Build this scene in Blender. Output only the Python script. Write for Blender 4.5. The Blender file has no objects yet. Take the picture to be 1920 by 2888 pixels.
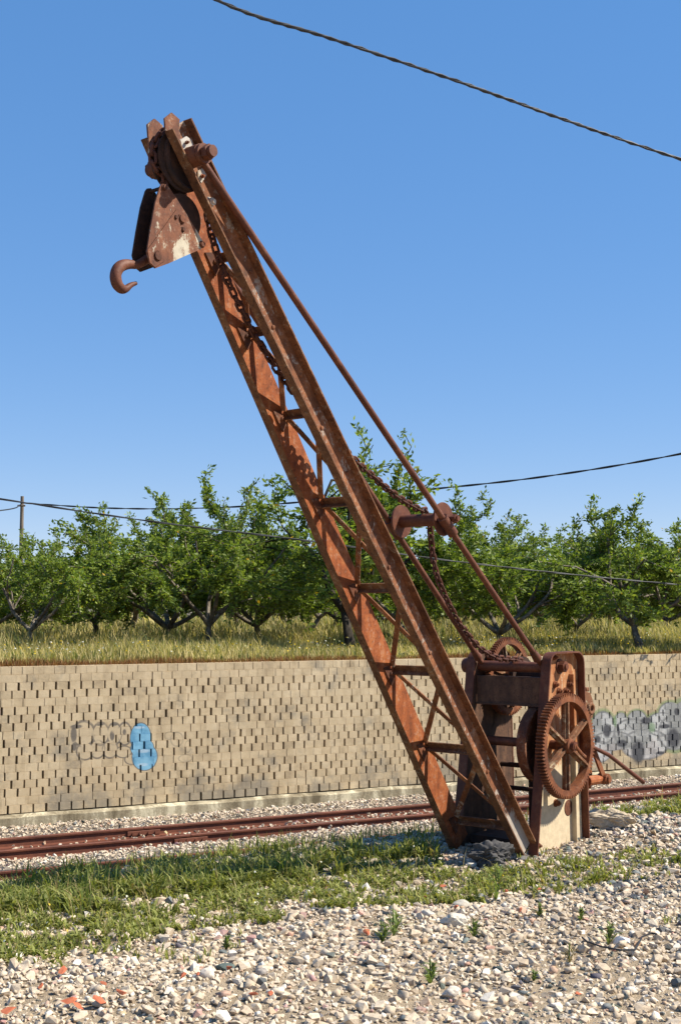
import bpy, bmesh, math, random
import numpy as np
from mathutils import Vector, Matrix
random.seed(7); RNG = np.random.default_rng(11)
scene = bpy.context.scene
COL = scene.collection

# ------------------------------------------------------------------ camera
F_PX, HOR, EYE = 3600.0, 1732.0, 1.6
PITCH = math.atan((HOR - 1444) / F_PX)
cam_d = bpy.data.cameras.new('camera'); cam = bpy.data.objects.new('camera', cam_d); COL.objects.link(cam)
cam.location = (0, 0, EYE); cam.rotation_euler = (math.pi / 2 + PITCH, 0, 0)
cam_d.sensor_fit = 'VERTICAL'; cam_d.sensor_height = 24; cam_d.lens = 24 * F_PX / 2888
cam_d.clip_end = 5000; cam_d.clip_start = 0.05
scene.camera = cam

# ------------------------------------------------------------------ sun and sky
CT = math.radians(39.3)
NV = np.array([math.cos(CT), -math.sin(CT), 0.0])      # across the crane, towards its gear wheel
PV = np.array([-math.sin(CT), -math.cos(CT), 0.0])     # the way the jib leans
SUN = NV * .145 - PV * .108 + np.array([0, 0, .190]); SUN /= np.linalg.norm(SUN)
world = bpy.data.worlds.new('World'); scene.world = world; world.use_nodes = True
wn = world.node_tree.nodes; wl = world.node_tree.links
sky = wn.new('ShaderNodeTexSky'); sky.sky_type = 'NISHITA'; sky.sun_disc = False
sky.sun_elevation = math.asin(SUN[2]); sky.sun_rotation = math.atan2(SUN[0], SUN[1])
sky.air_density = 1.0; sky.dust_density = 0.0; sky.ozone_density = 4.0; sky.altitude = 1600
gm = wn.new('ShaderNodeGamma'); gm.inputs[1].default_value = .4; wl.new(sky.outputs[0], gm.inputs[0])      # the same response over the whole sky
hs = wn.new('ShaderNodeHueSaturation'); hs.inputs['Saturation'].default_value = 2.0; wl.new(gm.outputs[0], hs.inputs['Color'])
wb = wn.new('ShaderNodeMix'); wb.data_type = 'RGBA'; wb.blend_type = 'MULTIPLY'; wb.inputs[0].default_value = 1.0; wb.inputs[7].default_value = (.80, .775, .90, 1); wl.new(hs.outputs[0], wb.inputs[6])
wl.new(wb.outputs[2], wn['Background'].inputs[0]); wn['Background'].inputs[1].default_value = 0.235
sd = bpy.data.lights.new('sun', 'SUN'); sd.energy = 4.4; sd.angle = math.radians(0.53); sd.color = (1, .93, .81)
so = bpy.data.objects.new('sun', sd); COL.objects.link(so)
so.rotation_euler = Vector(SUN).to_track_quat('Z', 'Y').to_euler(); so.location = (20, 0, 30)
scene.view_settings.view_transform = 'Standard'; scene.view_settings.look = 'None'
scene.view_settings.exposure = 1.0; scene.view_settings.gamma = 1.0
scene.view_settings.use_curve_mapping = False

# ------------------------------------------------------------------ photo pixel -> direction -> place
FW = np.array([0, math.cos(PITCH), math.sin(PITCH)]); UP = np.array([0, -math.sin(PITCH), math.cos(PITCH)])
RT = np.array([1.0, 0, 0]); CAM = np.array([0, 0, EYE])
def ray(x, y): return FW + (x - 960) / F_PX * RT - (y - 1444) / F_PX * UP
def onz(x, y, z=0.0):
    r = ray(x, y); return CAM + (z - EYE) / r[2] * r
def aty(x, y, Y):
    r = ray(x, y); return CAM + Y / r[1] * r
def proj(P):
    d = np.atleast_2d(P) - CAM; yy = d @ FW
    return np.stack([960 + F_PX * (d @ RT) / yy, 1444 - F_PX * (d @ UP) / yy], 1)
RH = np.array([0.88139, 0.47239, 0]); MH = np.array([-0.47239, 0.88139, 0])   # along and across the railway
S_EDGE, S_WALL, Z_BED, Z_RAIL, Z_TOP = 8.3, 18.06, -1.39, -1.25, 0.86
def us(u, s, z=0.0): return RH * u + MH * s + np.array([0, 0, z])
ORG = np.array([1.0075, 8.7134, 0.0])                    # foot of the crane
def onb(x, y, b):                                        # pixel on a plane across the crane -> (along, up)
    r = ray(x, y); q = CAM - ORG; t = (b - q @ NV) / (r @ NV); P = q + t * r
    return float(P @ PV), float(P[2])
Z4 = lambda x, y: (1150 + x * .38265, 1750 + y * .38265)
ZH = lambda x, y: (290 + x * .21046, 300 + y * .21046)
ZK = lambda x, y: (290 + x * .21046, 520 + y * .21046)

# ------------------------------------------------------------------ mesh helpers
class MB:
    def __init__(s): s.v = []; s.f = []
    def add(s, vs, fs):
        o = len(s.v); s.v += [tuple(map(float, p)) for p in vs]; s.f += [tuple(i + o for i in q) for q in fs]; return s
    def box(s, c, size, rot=None):
        hx, hy, hz = [k / 2 for k in size]
        P = [Vector((x * hx, y * hy, z * hz)) for z in (-1, 1) for y in (-1, 1) for x in (-1, 1)]
        if rot is not None: P = [rot @ p for p in P]
        c = Vector(c)
        return s.add([p + c for p in P], [(0, 2, 3, 1), (4, 5, 7, 6), (0, 1, 5, 4), (2, 6, 7, 3), (0, 4, 6, 2), (1, 3, 7, 5)])
    def bar(s, A, B, w, h, side=(0, 1, 0)):              # rectangular bar from A to B, w along `side`
        A, B = Vector(A), Vector(B); d = (B - A).normalized(); sd_ = Vector(side); sd_ = (sd_ - d * sd_.dot(d)).normalized(); t = d.cross(sd_)
        P = [e + sd_ * (i * w / 2) + t * (j * h / 2) for e in (A, B) for i, j in ((-1, -1), (1, -1), (1, 1), (-1, 1))]
        return s.add(P, [(0, 3, 2, 1), (4, 5, 6, 7), (0, 1, 5, 4), (1, 2, 6, 5), (2, 3, 7, 6), (3, 0, 4, 7)])
    def tube(s, pts, r, seg=12, caps=True):
        pts = [Vector(p) for p in pts]; n = len(pts); rr = r if isinstance(r, (list, tuple)) else [r] * n
        d0 = (pts[1] - pts[0]).normalized(); x = d0.orthogonal().normalized(); vs = []
        for i, p in enumerate(pts):
            d = ((pts[min(i + 1, n - 1)] - pts[max(i - 1, 0)])).normalized()
            x = (x - d * x.dot(d)).normalized(); y = d.cross(x)
            for k in range(seg):
                a = 2 * math.pi * k / seg; vs.append(p + (x * math.cos(a) + y * math.sin(a)) * rr[i])
        fs = [(i * seg + k, i * seg + (k + 1) % seg, (i + 1) * seg + (k + 1) % seg, (i + 1) * seg + k) for i in range(n - 1) for k in range(seg)]
        if caps: fs += [tuple(range(seg))[::-1], tuple((n - 1) * seg + k for k in range(seg))]
        return s.add(vs, fs)
    def slab(s, poly, b0, b1):                           # polygon in (along, up), extruded across from b0 to b1
        n = len(poly); vs = [(a, b0, z) for a, z in poly] + [(a, b1, z) for a, z in poly]
        fs = [tuple(range(n)), tuple(range(2 * n - 1, n - 1, -1))] + [(i, n + i, n + (i + 1) % n, (i + 1) % n) for i in range(n)]
        return s.add(vs, fs)
    def lathe(s, c, prof, seg=32, hexa=False):           # profile [(b, r)...] turned about the across axis through c=(a, z)
        if hexa: seg = 6
        vs = []
        for b, r in prof:
            for k in range(seg):
                t = 2 * math.pi * (k + .3) / seg; vs.append((c[0] + r * math.cos(t), b, c[1] + r * math.sin(t)))
        m = len(prof)
        fs = [(i * seg + k, (i + 1) * seg + k, (i + 1) * seg + (k + 1) % seg, i * seg + (k + 1) % seg) for i in range(m - 1) for k in range(seg)]
        if prof[0][1] > 1e-6 and prof[0] != prof[-1]: fs += [tuple(range(seg)), tuple((m - 1) * seg + k for k in range(seg))[::-1]]
        return s.add(vs, fs)
    def build(s, name, mat, parent=None, smooth=True, kind=None, bevel=0):
        me = bpy.data.meshes.new(name); me.from_pydata(s.v, [], s.f)
        bm = bmesh.new(); bm.from_mesh(me); bmesh.ops.recalc_face_normals(bm, faces=bm.faces)
        if bevel: bmesh.ops.bevel(bm, geom=[e for e in bm.edges if e.calc_face_angle(0) > .5], offset=bevel, segments=1, affect='EDGES', clamp_overlap=True)
        bm.to_mesh(me); bm.free()
        if smooth:
            me.polygons.foreach_set('use_smooth', [True] * len(me.polygons)); me.set_sharp_from_angle(angle=math.radians(38))
        return link(name, me, mat, parent, kind)
def link(name, me, mat, parent=None, kind=None):
    o = bpy.data.objects.new(name, me); COL.objects.link(o)
    if mat and not me.materials: me.materials.append(mat)
    if parent: o.parent = parent
    if kind: o['kind'] = kind
    return o
def tag(o, label, cat, group=None):
    o['label'] = label; o['category'] = cat
    if group: o['group'] = group
    return o
def empty(name, loc=(0, 0, 0), rz=0.0):
    o = bpy.data.objects.new(name, None); COL.objects.link(o); o.location = loc; o.rotation_euler = (0, 0, rz); o.empty_display_size = .2; return o
def np_mesh(name, V, Fc, col=None, smooth=False):        # V (n,3), Fc (m,k) all faces k-gons, col (n,3) vertex colours
    me = bpy.data.meshes.new(name); m, k = Fc.shape
    me.vertices.add(len(V)); me.vertices.foreach_set('co', np.ascontiguousarray(V, dtype=np.float32).ravel())
    me.loops.add(m * k); me.loops.foreach_set('vertex_index', np.ascontiguousarray(Fc, dtype=np.int32).ravel())
    me.polygons.add(m); me.polygons.foreach_set('loop_start', np.arange(0, m * k, k, dtype=np.int32))
    me.polygons.foreach_set('use_smooth', np.full(m, smooth))
    me.update(calc_edges=True)
    if col is not None:
        a = me.color_attributes.new('tint', 'FLOAT_COLOR', 'POINT')
        a.data.foreach_set('color', np.concatenate([col, np.ones((len(col), 1))], 1).astype(np.float32).ravel())
    return me

# ------------------------------------------------------------------ material helpers
class NT:
    def __init__(s, name):
        s.m = bpy.data.materials.new(name); s.m.use_nodes = True; s.t = s.m.node_tree; s.n = s.t.nodes; s.b = s.n['Principled BSDF']; s.out = s.n['Material Output']
    def put(s, sock, v):
        if hasattr(v, 'default_value') or hasattr(v, 'links'): s.t.links.new(v, sock)
        else:
            if isinstance(v, (tuple, list)) and len(v) == 3 and len(sock.default_value) == 4: v = tuple(v) + (1,)
            sock.default_value = v
    def math(s, op, a, b=0.0, c=0.0, clamp=False):
        n = s.n.new('ShaderNodeMath'); n.operation = op; n.use_clamp = clamp
        for i, v in enumerate((a, b, c)): s.put(n.inputs[i], v)
        return n.outputs[0]
    def vec(s, op, a, b=(0, 0, 0)):
        n = s.n.new('ShaderNodeVectorMath'); n.operation = op; s.put(n.inputs[0], a); s.put(n.inputs[1], b)
        return n.outputs[1] if op in ('LENGTH', 'DOT_PRODUCT', 'DISTANCE') else n.outputs[0]
    def mix(s, f, a, b, mode='MIX'):
        n = s.n.new('ShaderNodeMix'); n.data_type = 'RGBA'; n.blend_type = mode; s.put(n.inputs[0], f); s.put(n.inputs[6], a); s.put(n.inputs[7], b); return n.outputs[2]
    def coord(s, kind='Object', obj=None, scale=(1, 1, 1)):
        n = s.n.new('ShaderNodeTexCoord'); n.object = obj
        m = s.n.new('ShaderNodeMapping'); m.inputs['Scale'].default_value = scale; s.t.links.new(n.outputs[kind], m.inputs[0]); return m.outputs[0]
    def noise(s, co, scale, detail=6, rough=.6, dist=0.0):
        n = s.n.new('ShaderNodeTexNoise'); s.t.links.new(co, n.inputs['Vector']); n.inputs['Scale'].default_value = scale; n.inputs['Detail'].default_value = detail
        n.inputs['Roughness'].default_value = rough; n.inputs['Distortion'].default_value = dist; return n.outputs[0]
    def ramp(s, f, stops):
        n = s.n.new('ShaderNodeValToRGB'); s.t.links.new(f, n.inputs[0]); e = n.color_ramp.elements
        while len(e) < len(stops): e.new(.5)
        for el, (p, c) in zip(e, stops): el.position = p; el.color = tuple(c) + (1,) if len(c) == 3 else c
        return n.outputs[0]
    def step(s, f, lo, hi):
        n = s.n.new('ShaderNodeMapRange'); n.interpolation_type = 'SMOOTHSTEP'; s.put(n.inputs[0], f); n.inputs[1].default_value = lo; n.inputs[2].default_value = hi; return n.outputs[0]
    def attr(s, name):
        n = s.n.new('ShaderNodeAttribute'); n.attribute_name = name; return n.outputs[0]
    def rand(s): return s.n.new('ShaderNodeObjectInfo').outputs['Random']
    def bump(s, h, strength=.5, dist=.01):
        n = s.n.new('ShaderNodeBump'); n.inputs['Strength'].default_value = strength; n.inputs['Distance'].default_value = dist; s.t.links.new(h, n.inputs['Height']); s.t.links.new(n.outputs[0], s.b.inputs['Normal'])
    def done(s, col=None, rough=.8, metal=0.0, spec=.3):
        if col is not None: s.put(s.b.inputs['Base Color'], col)
        s.put(s.b.inputs['Roughness'], rough); s.put(s.b.inputs['Metallic'], metal); s.b.inputs['Specular IOR Level'].default_value = spec; return s.m

def rust(name, dark, mid, light, paint=None, amount=0.0, streak=(1, 1, 1), speck=.5, low=None, rough=.78, spec=.3, fleck=.0, spots=()):
    m = NT(name); co = m.coord('Object', scale=streak); c1 = m.coord('Object')
    big = m.noise(co, 7, 7, .62, .4); fine = m.noise(c1, 70, 4, .7); med = m.noise(c1, 19, 6, .65)
    f = m.math('ADD', m.math('MULTIPLY', big, .62), m.math('MULTIPLY', med, .38))
    col = m.ramp(f, [(.34, dark), (.5, mid), (.64, light)])
    sp = m.step(fine, .52, .66)
    col = m.mix(m.math('MULTIPLY', sp, speck), col, tuple(k * .35 for k in dark))
    h = m.math('ADD', m.math('MULTIPLY', fine, .5), med)
    if fleck: col = m.mix(m.math('MULTIPLY', m.step(m.math('ADD', m.math('MULTIPLY', m.noise(c1, 33, 6, .75, .3), .7), m.math('MULTIPLY', big, .3)), .53, .62), fleck), col, paint or (.3, .26, .2))
    if paint:
        pn = m.math('ADD', m.math('MULTIPLY', m.noise(co, 11, 8, .7, .8), .75), m.math('MULTIPLY', fine, .25))
        if low is not None:                                # paint survives better below this height
            z = m.n.new('ShaderNodeSeparateXYZ'); m.t.links.new(c1, z.inputs[0])
            pn = m.math('ADD', pn, m.math('MULTIPLY', m.step(z.outputs[2], low + .22, low - .12), .34))
        for c_, r_, k_ in spots: pn = m.math('ADD', pn, m.math('MULTIPLY', m.step(m.vec('DISTANCE', c1, c_), r_, r_ * .25), k_))
        pm = m.step(pn, 1 - amount, 1 - amount + .07)
        col = m.mix(pm, col, m.mix(m.step(med, .35, .7), tuple(k * .8 for k in paint), paint))
        h = m.math('ADD', h, m.math('MULTIPLY', pm, .25))
    m.bump(h, .45, .004)
    return m.done(col, rough, 0.0, spec)
M_RUST = rust('rust_plate', (.045, .018, .010), (.115, .038, .017), (.22, .075, .028), (.30, .25, .19), .36, fleck=.35)
M_ORANGE = rust('rust_orange', (.12, .035, .012), (.27, .072, .019), (.37, .125, .038), (.42, .33, .25), .38, streak=(2.2, 1, .9), fleck=.3)
M_BEAM = rust('rust_beam', (.060, .025, .013), (.19, .068, .026), (.34, .135, .052), (.40, .335, .27), .45, streak=(1, 1, .6), fleck=.45, low=.18)
M_DARK = rust('rust_dark', (.018, .010, .008), (.040, .019, .012), (.080, .033, .018), None)
M_ROD = rust('rust_rod', (.066, .022, .012), (.108, .034, .017), (.16, .055, .025), (.30, .22, .15), .30, speck=.3, fleck=.12, rough=.62)
M_GEAR = rust('rust_gear', (.075, .025, .012), (.17, .054, .019), (.27, .095, .032), (.36, .30, .22), .36, fleck=.25)
M_SPOKE = rust('rust_spoke', (.07, .03, .017), (.17, .07, .03), (.26, .12, .055), (.42, .33, .21), .47, fleck=.4)
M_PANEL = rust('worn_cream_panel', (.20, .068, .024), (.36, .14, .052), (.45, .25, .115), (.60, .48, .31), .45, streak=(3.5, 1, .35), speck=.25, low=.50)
M_CHEEK = rust('scraped_cheek', (.075, .028, .017), (.16, .058, .028), (.25, .10, .045), (.50, .44, .33), .45, streak=(1.3, 1, .45), fleck=.3, spots=(((-.28, .06, .14), .12, .16), ((-.12, .06, .02), .12, .10)))
M_FLANGE = rust('rust_flange', (.065, .028, .014), (.150, .062, .026), (.25, .108, .042), (.30, .24, .17), .42, speck=.8, fleck=.5)
M_INNER_SHADE = rust('rust_inner_shaded', (.030, .016, .011), (.085, .042, .024), (.15, .078, .042), (.22, .18, .14), .38, streak=(3, 1, .4))  # rust darkened to carry the shade between the side frames, with grey streaks
M_PALE = rust('pale_paint', (.18, .09, .05), (.36, .28, .2), (.48, .43, .36), (.52, .48, .42), .55)
M_CHAIN = rust('rust_chain', (.045, .017, .011), (.085, .029, .018), (.13, .045, .025), None, speck=.3)
M_RAIL = rust('rust_rail', (.080, .026, .016), (.130, .043, .024), (.185, .063, .033), None, streak=(.3, 1, 1), speck=.3, rough=.65)

# ------------------------------------------------------------------ ground sheet
def vnoise(x, y, seed=0):                                 # cheap smooth value noise
    xi = np.floor(x).astype(int); yi = np.floor(y).astype(int); fx = x - xi; fy = y - yi
    fx = fx * fx * (3 - 2 * fx); fy = fy * fy * (3 - 2 * fy)
    def hsh(a, b):
        h = (a * 374761393 + b * 668265263 + seed * 974711) & 0x7fffffff; h = ((h ^ (h >> 13)) * 1274126177) & 0x7fffffff
        return ((h ^ (h >> 16)) & 0xffff) / 65535.0
    return (hsh(xi, yi) * (1 - fx) + hsh(xi + 1, yi) * fx) * (1 - fy) + (hsh(xi, yi + 1) * (1 - fx) + hsh(xi + 1, yi + 1) * fx) * fy
def sm(t): t = np.clip(t, 0, 1); return t * t * (3 - 2 * t)
def edge_s(u): return np.clip(7.75 + .095 * (u - 1.9), 7.3, 8.7)
def gz(x, y):
    x = np.asarray(x, float); y = np.asarray(y, float)
    s = x * MH[0] + y * MH[1]; u = x * RH[0] + y * RH[1]
    plat = .05 * (vnoise(x * .9, y * .9, 1) - .5) + .025 * (vnoise(x * 2.6, y * 2.6, 2) - .5)
    d = np.hypot(x - ORG[0], y - ORG[1]); plat = plat * sm((d - .3) / 1.2) + .0
    plat = plat + .05 * np.exp(-((x - 2.3) ** 2 / .5 + (y - 9.3) ** 2 / .5))
    bed = Z_BED + .05 * (vnoise(x * .8, y * .8, 3) - .5)
    z = plat + (bed - plat) * sm((s - edge_s(u)) / 1.9)
    ter = Z_TOP - .05 + .012 * (s - S_WALL) * sm((150 - s) / 90) + .10 * (vnoise(x * .35, y * .35, 5) - .5) * sm((s - S_WALL - .5) / 3)
    return np.where(s > S_WALL + .16, ter, z)
sg = np.concatenate([[-300, -80, -20, -6], np.arange(-2, 8.2, .25), np.arange(8.2, 11, .2), np.arange(11, 18.1, .5), [18.15, 18.23], np.arange(18.5, 30, .6), [34, 40, 50, 65, 90, 130, 200, 400, 900, 2500]])
ug = np.concatenate([[-2500, -800, -300, -100, -40, -15, -6], np.arange(-3, 9, .25), np.arange(9, 24, .6), [28, 36, 50, 80, 150, 300, 800, 2500]])
SS, UU = np.meshgrid(sg, ug, indexing='ij'); XX = RH[0] * UU + MH[0] * SS; YY = RH[1] * UU + MH[1] * SS
GV = np.stack([XX, YY, gz(XX, YY)], -1).reshape(-1, 3); nu = len(ug)
ii, jj = np.meshgrid(np.arange(len(sg) - 1), np.arange(nu - 1), indexing='ij'); q0 = (ii * nu + jj).ravel()
GF = np.stack([q0, q0 + 1, q0 + nu + 1, q0 + nu], 1)
sflat = SS.ravel(); gc = np.empty((len(GV), 3)); gc[:] = (.44, .355, .25)
gc[sflat > 8.6] = (.32, .28, .235); gc[sflat > S_WALL + .1] = (.27, .225, .11); gc[sflat > 60] = (.10, .11, .045)
m = NT('soil'); co = m.coord('Object'); n1 = m.noise(co, 2.2, 8, .65); n2 = m.noise(co, 45, 5, .7); n3 = m.noise(co, 160, 3, .6)
col = m.mix(1.0, m.attr('tint'), m.ramp(m.math('ADD', m.math('MULTIPLY', n1, .5), m.math('MULTIPLY', n2, .5)), [(.3, (.45, .42, .38)), (.5, (.85, .82, .78)), (.7, (1.15, 1.12, 1.08))]), 'MULTIPLY')
m.bump(m.math('ADD', n2, n3), .8, .02); M_SOIL = m.done(col, .95, 0, .1)
g = link('ground', np_mesh('ground', GV, GF, gc, True), M_SOIL); g['kind'] = 'structure'

# ------------------------------------------------------------------ the crane
A0, A1, J0, J1, B0, B1 = .057, 3.071, .01, 4.039, .244, .061
JL = math.hypot(A1 - A0, J1 - J0); DX, DZ = (A1 - A0) / JL, (J1 - J0) / JL
WF, JD = .058, .165
def jp(t, q): return (A0 + t * DX - q * DZ, J0 + t * DZ + q * DX)        # along the jib, out of its back -> (along, up)
def bw(t): return B0 + t / JL * (B1 - B0)
RZ = math.atan2(PV[1], PV[0])
crane = tag(empty('derrick_crane', ORG, RZ), 'rusty iron hand crane with leaning lattice jib and geared winch frame', 'crane')

def channel(sg_):
    mb = MB(); prof = [(0, 0), (WF, 0), (WF, .009), (.009, .013), (.009, JD - .013), (WF, JD - .009), (WF, JD), (0, JD)]
    vs = []
    for t in (-.02, JL):
        for k, q in prof:
            a, z = jp(t, q); vs.append((a, sg_ * (bw(t) + k), z))
    n = len(prof); fs = [(i, (i + 1) % n, n + (i + 1) % n, n + i) for i in range(n)] + [tuple(range(n)), tuple(range(2 * n - 1, n - 1, -1))]
    return mb.add(vs, fs)
for s_ in (1, -1):
    o = channel(s_).build('jib_beam', M_FLANGE, crane, False); o.data.materials.append(M_BEAM if s_ > 0 else M_ORANGE)
    for p_ in o.data.polygons:                            # the web and the insides take a lighter, more orange rust than the outer flange faces
        if abs(p_.normal.y) > .6 and p_.area > .3 or (p_.center.y * s_ > 0 and Vector((-DZ, 0, DX)).dot(p_.normal) > .5 and s_ > 0): p_.material_index = 1
NODES = [.158, .815, 1.457, 2.096, 2.721, 3.321, 3.85, 4.30]
QL = JD - .03
def jpt(t, q, b): a, z = jp(t, q); return (a, b, z)
for i, t in enumerate(NODES):
    w = bw(t) - .002
    mb = MB(); mb.bar(jpt(t, QL, -w), jpt(t, QL, w), .045, .007, (DX, 0, DZ)); mb.bar(jpt(t - .02, QL - .02, -w), jpt(t - .02, QL - .02, w), .006, .04, (DX, 0, DZ))
    mb.build('cross_strut', M_FLANGE, crane, False)
    for s_ in (1, -1):                                     # gusset with a rivet
        mb = MB(); pc = [(-.07, -.035), (.07, -.035), (.045, .02), (-.045, .02)]
        vs = [jpt(t + x, QL - .055 + y, s_ * (w - k)) for k in (.0, .008) for x, y in pc]
        mb.add(vs, [(0, 1, 2, 3), (7, 6, 5, 4)] + [(k, 4 + k, 4 + (k + 1) % 4, (k + 1) % 4) for k in range(4)])
        a, z = jp(t, QL - .055); mb.lathe((a, z), [(s_ * (w - .008), .013), (s_ * (w - .018), .010), (s_ * (w - .020), .002)], 8)
        mb.build('gusset', M_RUST, crane, False)
    if i:
        t0 = NODES[i - 1]; w0 = bw(t0) - .01
        for k, s_ in enumerate((1, -1)):
            q = QL - .008 - .008 * k
            MB().bar(jpt(t0 + .03, q, s_ * w0), jpt(t - .03, q, -s_ * (w - .01)), .034, .007, (0, 1, 0)).build('diagonal_brace', M_BEAM, crane, False)

GC = onb(*Z4(1190, 925), .405)
for t in np.arange(.35, 4.6, .32):
    a, z = jp(t, .085 + .03 * (int(t * 10) % 2)); mb = MB(); mb.lathe((a, z), [(bw(t) + .008, .014), (bw(t) + .016, .011), (bw(t) + .018, .003)], 8); mb.build('rivet', M_BEAM, crane)
# winch side frames: panel set inside a rim
def frame_outline(ins=0.0):
    P = [(-.055 - ins, -.06), (-.265 - ins, 1.25)]
    for k in range(5):
        t = math.pi / 2 * k / 4; P.append((-.355 + (.09 - ins) * math.cos(t), 1.25 + (.09 - ins) * math.sin(t)))
    for k in range(5):
        t = math.pi / 2 + math.pi / 2 * k / 4; P.append((-.655 + (.09 - ins) * math.cos(t), 1.25 + (.09 - ins) * math.sin(t)))
    P += [(-.745 + ins, 1.2), (-.785 + ins, -.06)]
    return P
def rivet(mb, a, z, b, r=.014, h=.012, s_=1): mb.lathe((a, z), [(b, r), (b + s_ * h * .6, r * .85), (b + s_ * h, r * .35)], 8)
for s_ in (1, -1):
    ob = 0 if s_ > 0 else .042
    fo = frame_outline(.008)
    if s_ < 0:                                            # the far panel is rusted through in a long ragged slot
        hole = [onb(*Z4(*c), -.298) for c in ((606, 800), (628, 700), (622, 610), (634, 568), (655, 575), (648, 640), (640, 690), (636, 740), (622, 790))]
        fo = fo + [(hole[0][0] - .0003, -.06)] + [hole[0]] + hole[1:] + [(hole[0][0] + .0003, hole[0][1]), (hole[0][0] + .0003, -.06)]
    pn = MB().slab(fo, s_ * (.250 + ob), s_ * (.262 + ob)).build('side_plate', M_PANEL if s_ > 0 else M_INNER_SHADE, crane, False)
    mb = MB(); o1, o2 = frame_outline(0), frame_outline(.011); n = len(o1)
    vs = [(a, s_ * b, z) for b in (.247 + ob, .318 + ob) for o in (o1, o2) for a, z in o]
    for i in range(n - 1):
        mb_f = [(i, i + 1, n * 2 + i + 1, n * 2 + i), (n + i, n * 3 + i, n * 3 + i + 1, n + i + 1), (2 * n + i, 2 * n + i + 1, 3 * n + i + 1, 3 * n + i), (i, n + i, n + i + 1, i + 1)]
        mb.f += mb_f
    mb.v += vs; mb.f += [(0, 2 * n, 3 * n, n), (n - 1, 2 * n - 1, 4 * n - 1, 3 * n - 1)]
    mb.build('rim', M_ROD, pn, True)
    # angle iron down the rear half with rivets
    mb = MB(); mb.slab([(-.632, .0), (-.612, 1.18), (-.618, 1.18), (-.638, .0)], s_ * (.2622 + ob), s_ * (.300 + ob)); mb.slab([(-.640, .0), (-.620, 1.18), (-.700, 1.22), (-.765, .0)], s_ * (.2622 + ob), s_ * (.268 + ob))
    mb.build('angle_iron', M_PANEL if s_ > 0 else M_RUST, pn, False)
    for k in range(9):
        mb = MB(); z = .06 + k * .135; rivet(mb, -.675 + .03 * z, z, s_ * (.268 + ob), .012, .011, s_); mb.build('rivet', M_PALE, pn)
def bolt(name, px, b, r, h, mat, parent, wash=True):
    c = onb(px[0], px[1], b); mb = MB()
    if wash: mb.lathe(c, [(b, r * 1.35), (b + .008, r * 1.3)], 16)
    mb.lathe(c, [(b + .006, r), (b + h, r)], hexa=True); mb.lathe(c, [(b + h - .001, r * .55), (b + h + .012, r * .5)], 10)
    return mb.build(name, mat, parent, False)
right_plate = [o for o in crane.children if o.name.startswith('side_plate')][0]
for px, r, h in (((1115, 338), .040, .05), ((1078, 472), .018, .025), ((1180, 467), .018, .025), ((1106, 520), .018, .025), ((1155, 518), .018, .025), ((1075, 272), .015, .02), ((1085, 1345), .020, .03), ((958, 1660), .015, .018)):
    bolt('bolt', Z4(*px), .263, r, h, M_GEAR if r < .03 else M_ROD, right_plate)
# round rust stain on the panel under the gear, modelled as a thin disc
c = onb(*Z4(1185, 1330), .263); MB().lathe((c[0] + .01, c[1] - .045), [(.262, .055), (.266, .053)], 20).build('rust_stain', M_RUST, right_plate)

tube = MB().tube([(-.335, -.40, 1.234), (-.335, .262, 1.234)], .037, 20)
tube.lathe((-.335, 1.234), [(-.372, .055), (-.42, .052), (-.43, .03)], 16)
tube.build('spreader_tube', M_ROD, crane)
mb = MB(); mb.box((-.285, -.02, 1.065), (.012, .53, .185)); mb.box((-.318, -.02, 1.1625), (.08, .53, .009)); mb.box((-.278, -.02, .975), (.03, .53, .012)); mb.build('cross_plate', M_INNER_SHADE, crane, False)
MB().lathe((-.64, 1.15), [(-.14, .10), (-.14, .145), (-.12, .145), (-.12, .10), (.18, .10), (.18, .145), (.20, .145), (.20, .05)], 28).build('chain_drum', M_DARK, crane)
MB().tube([(-.64, -.38, 1.15), (-.64, .262, 1.15)], .028, 14).build('drum_shaft', M_ROD, crane)
MB().tube([(GC[0], -.34, GC[1]), (GC[0], .45, GC[1])], .032, 16).build('gear_shaft', M_ROD, crane)
MB().tube([(-.60, -.288, .52), (-.60, .247, .52)], .018, 12).build('tie_bar', M_DARK, crane)
MB().tube([(-.58, -.288, .36), (-.58, .247, .36)], .016, 12).build('tie_bar', M_DARK, crane)
mb = MB(); mb.box((-.66, -.035, .45), (.09, .085, 1.02)); mb.build('timber_post', M_DARK, crane, False, bevel=.006)
MB().box((-.40, 0, .06), (.55, .494, .05)).build('bed_plate', M_DARK, crane, False)
mb = MB(); mb.lathe(GC, [(.145, .262), (.215, .262), (.215, .248), (.19, .245), (.19, .20), (.18, .18), (.18, .03), (.17, .03), (.17, .245), (.145, .248), (.145, .262)], 40); mb.build('brake_wheel', M_RUST, crane)
mb = MB(); pl = [(-.25, .38), (-.17, .55), (-.19, .62), (-.28, .50), (-.36, .42)]; mb.slab(pl, -.12, -.10); mb.build('pawl', M_DARK, crane, False)

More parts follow.
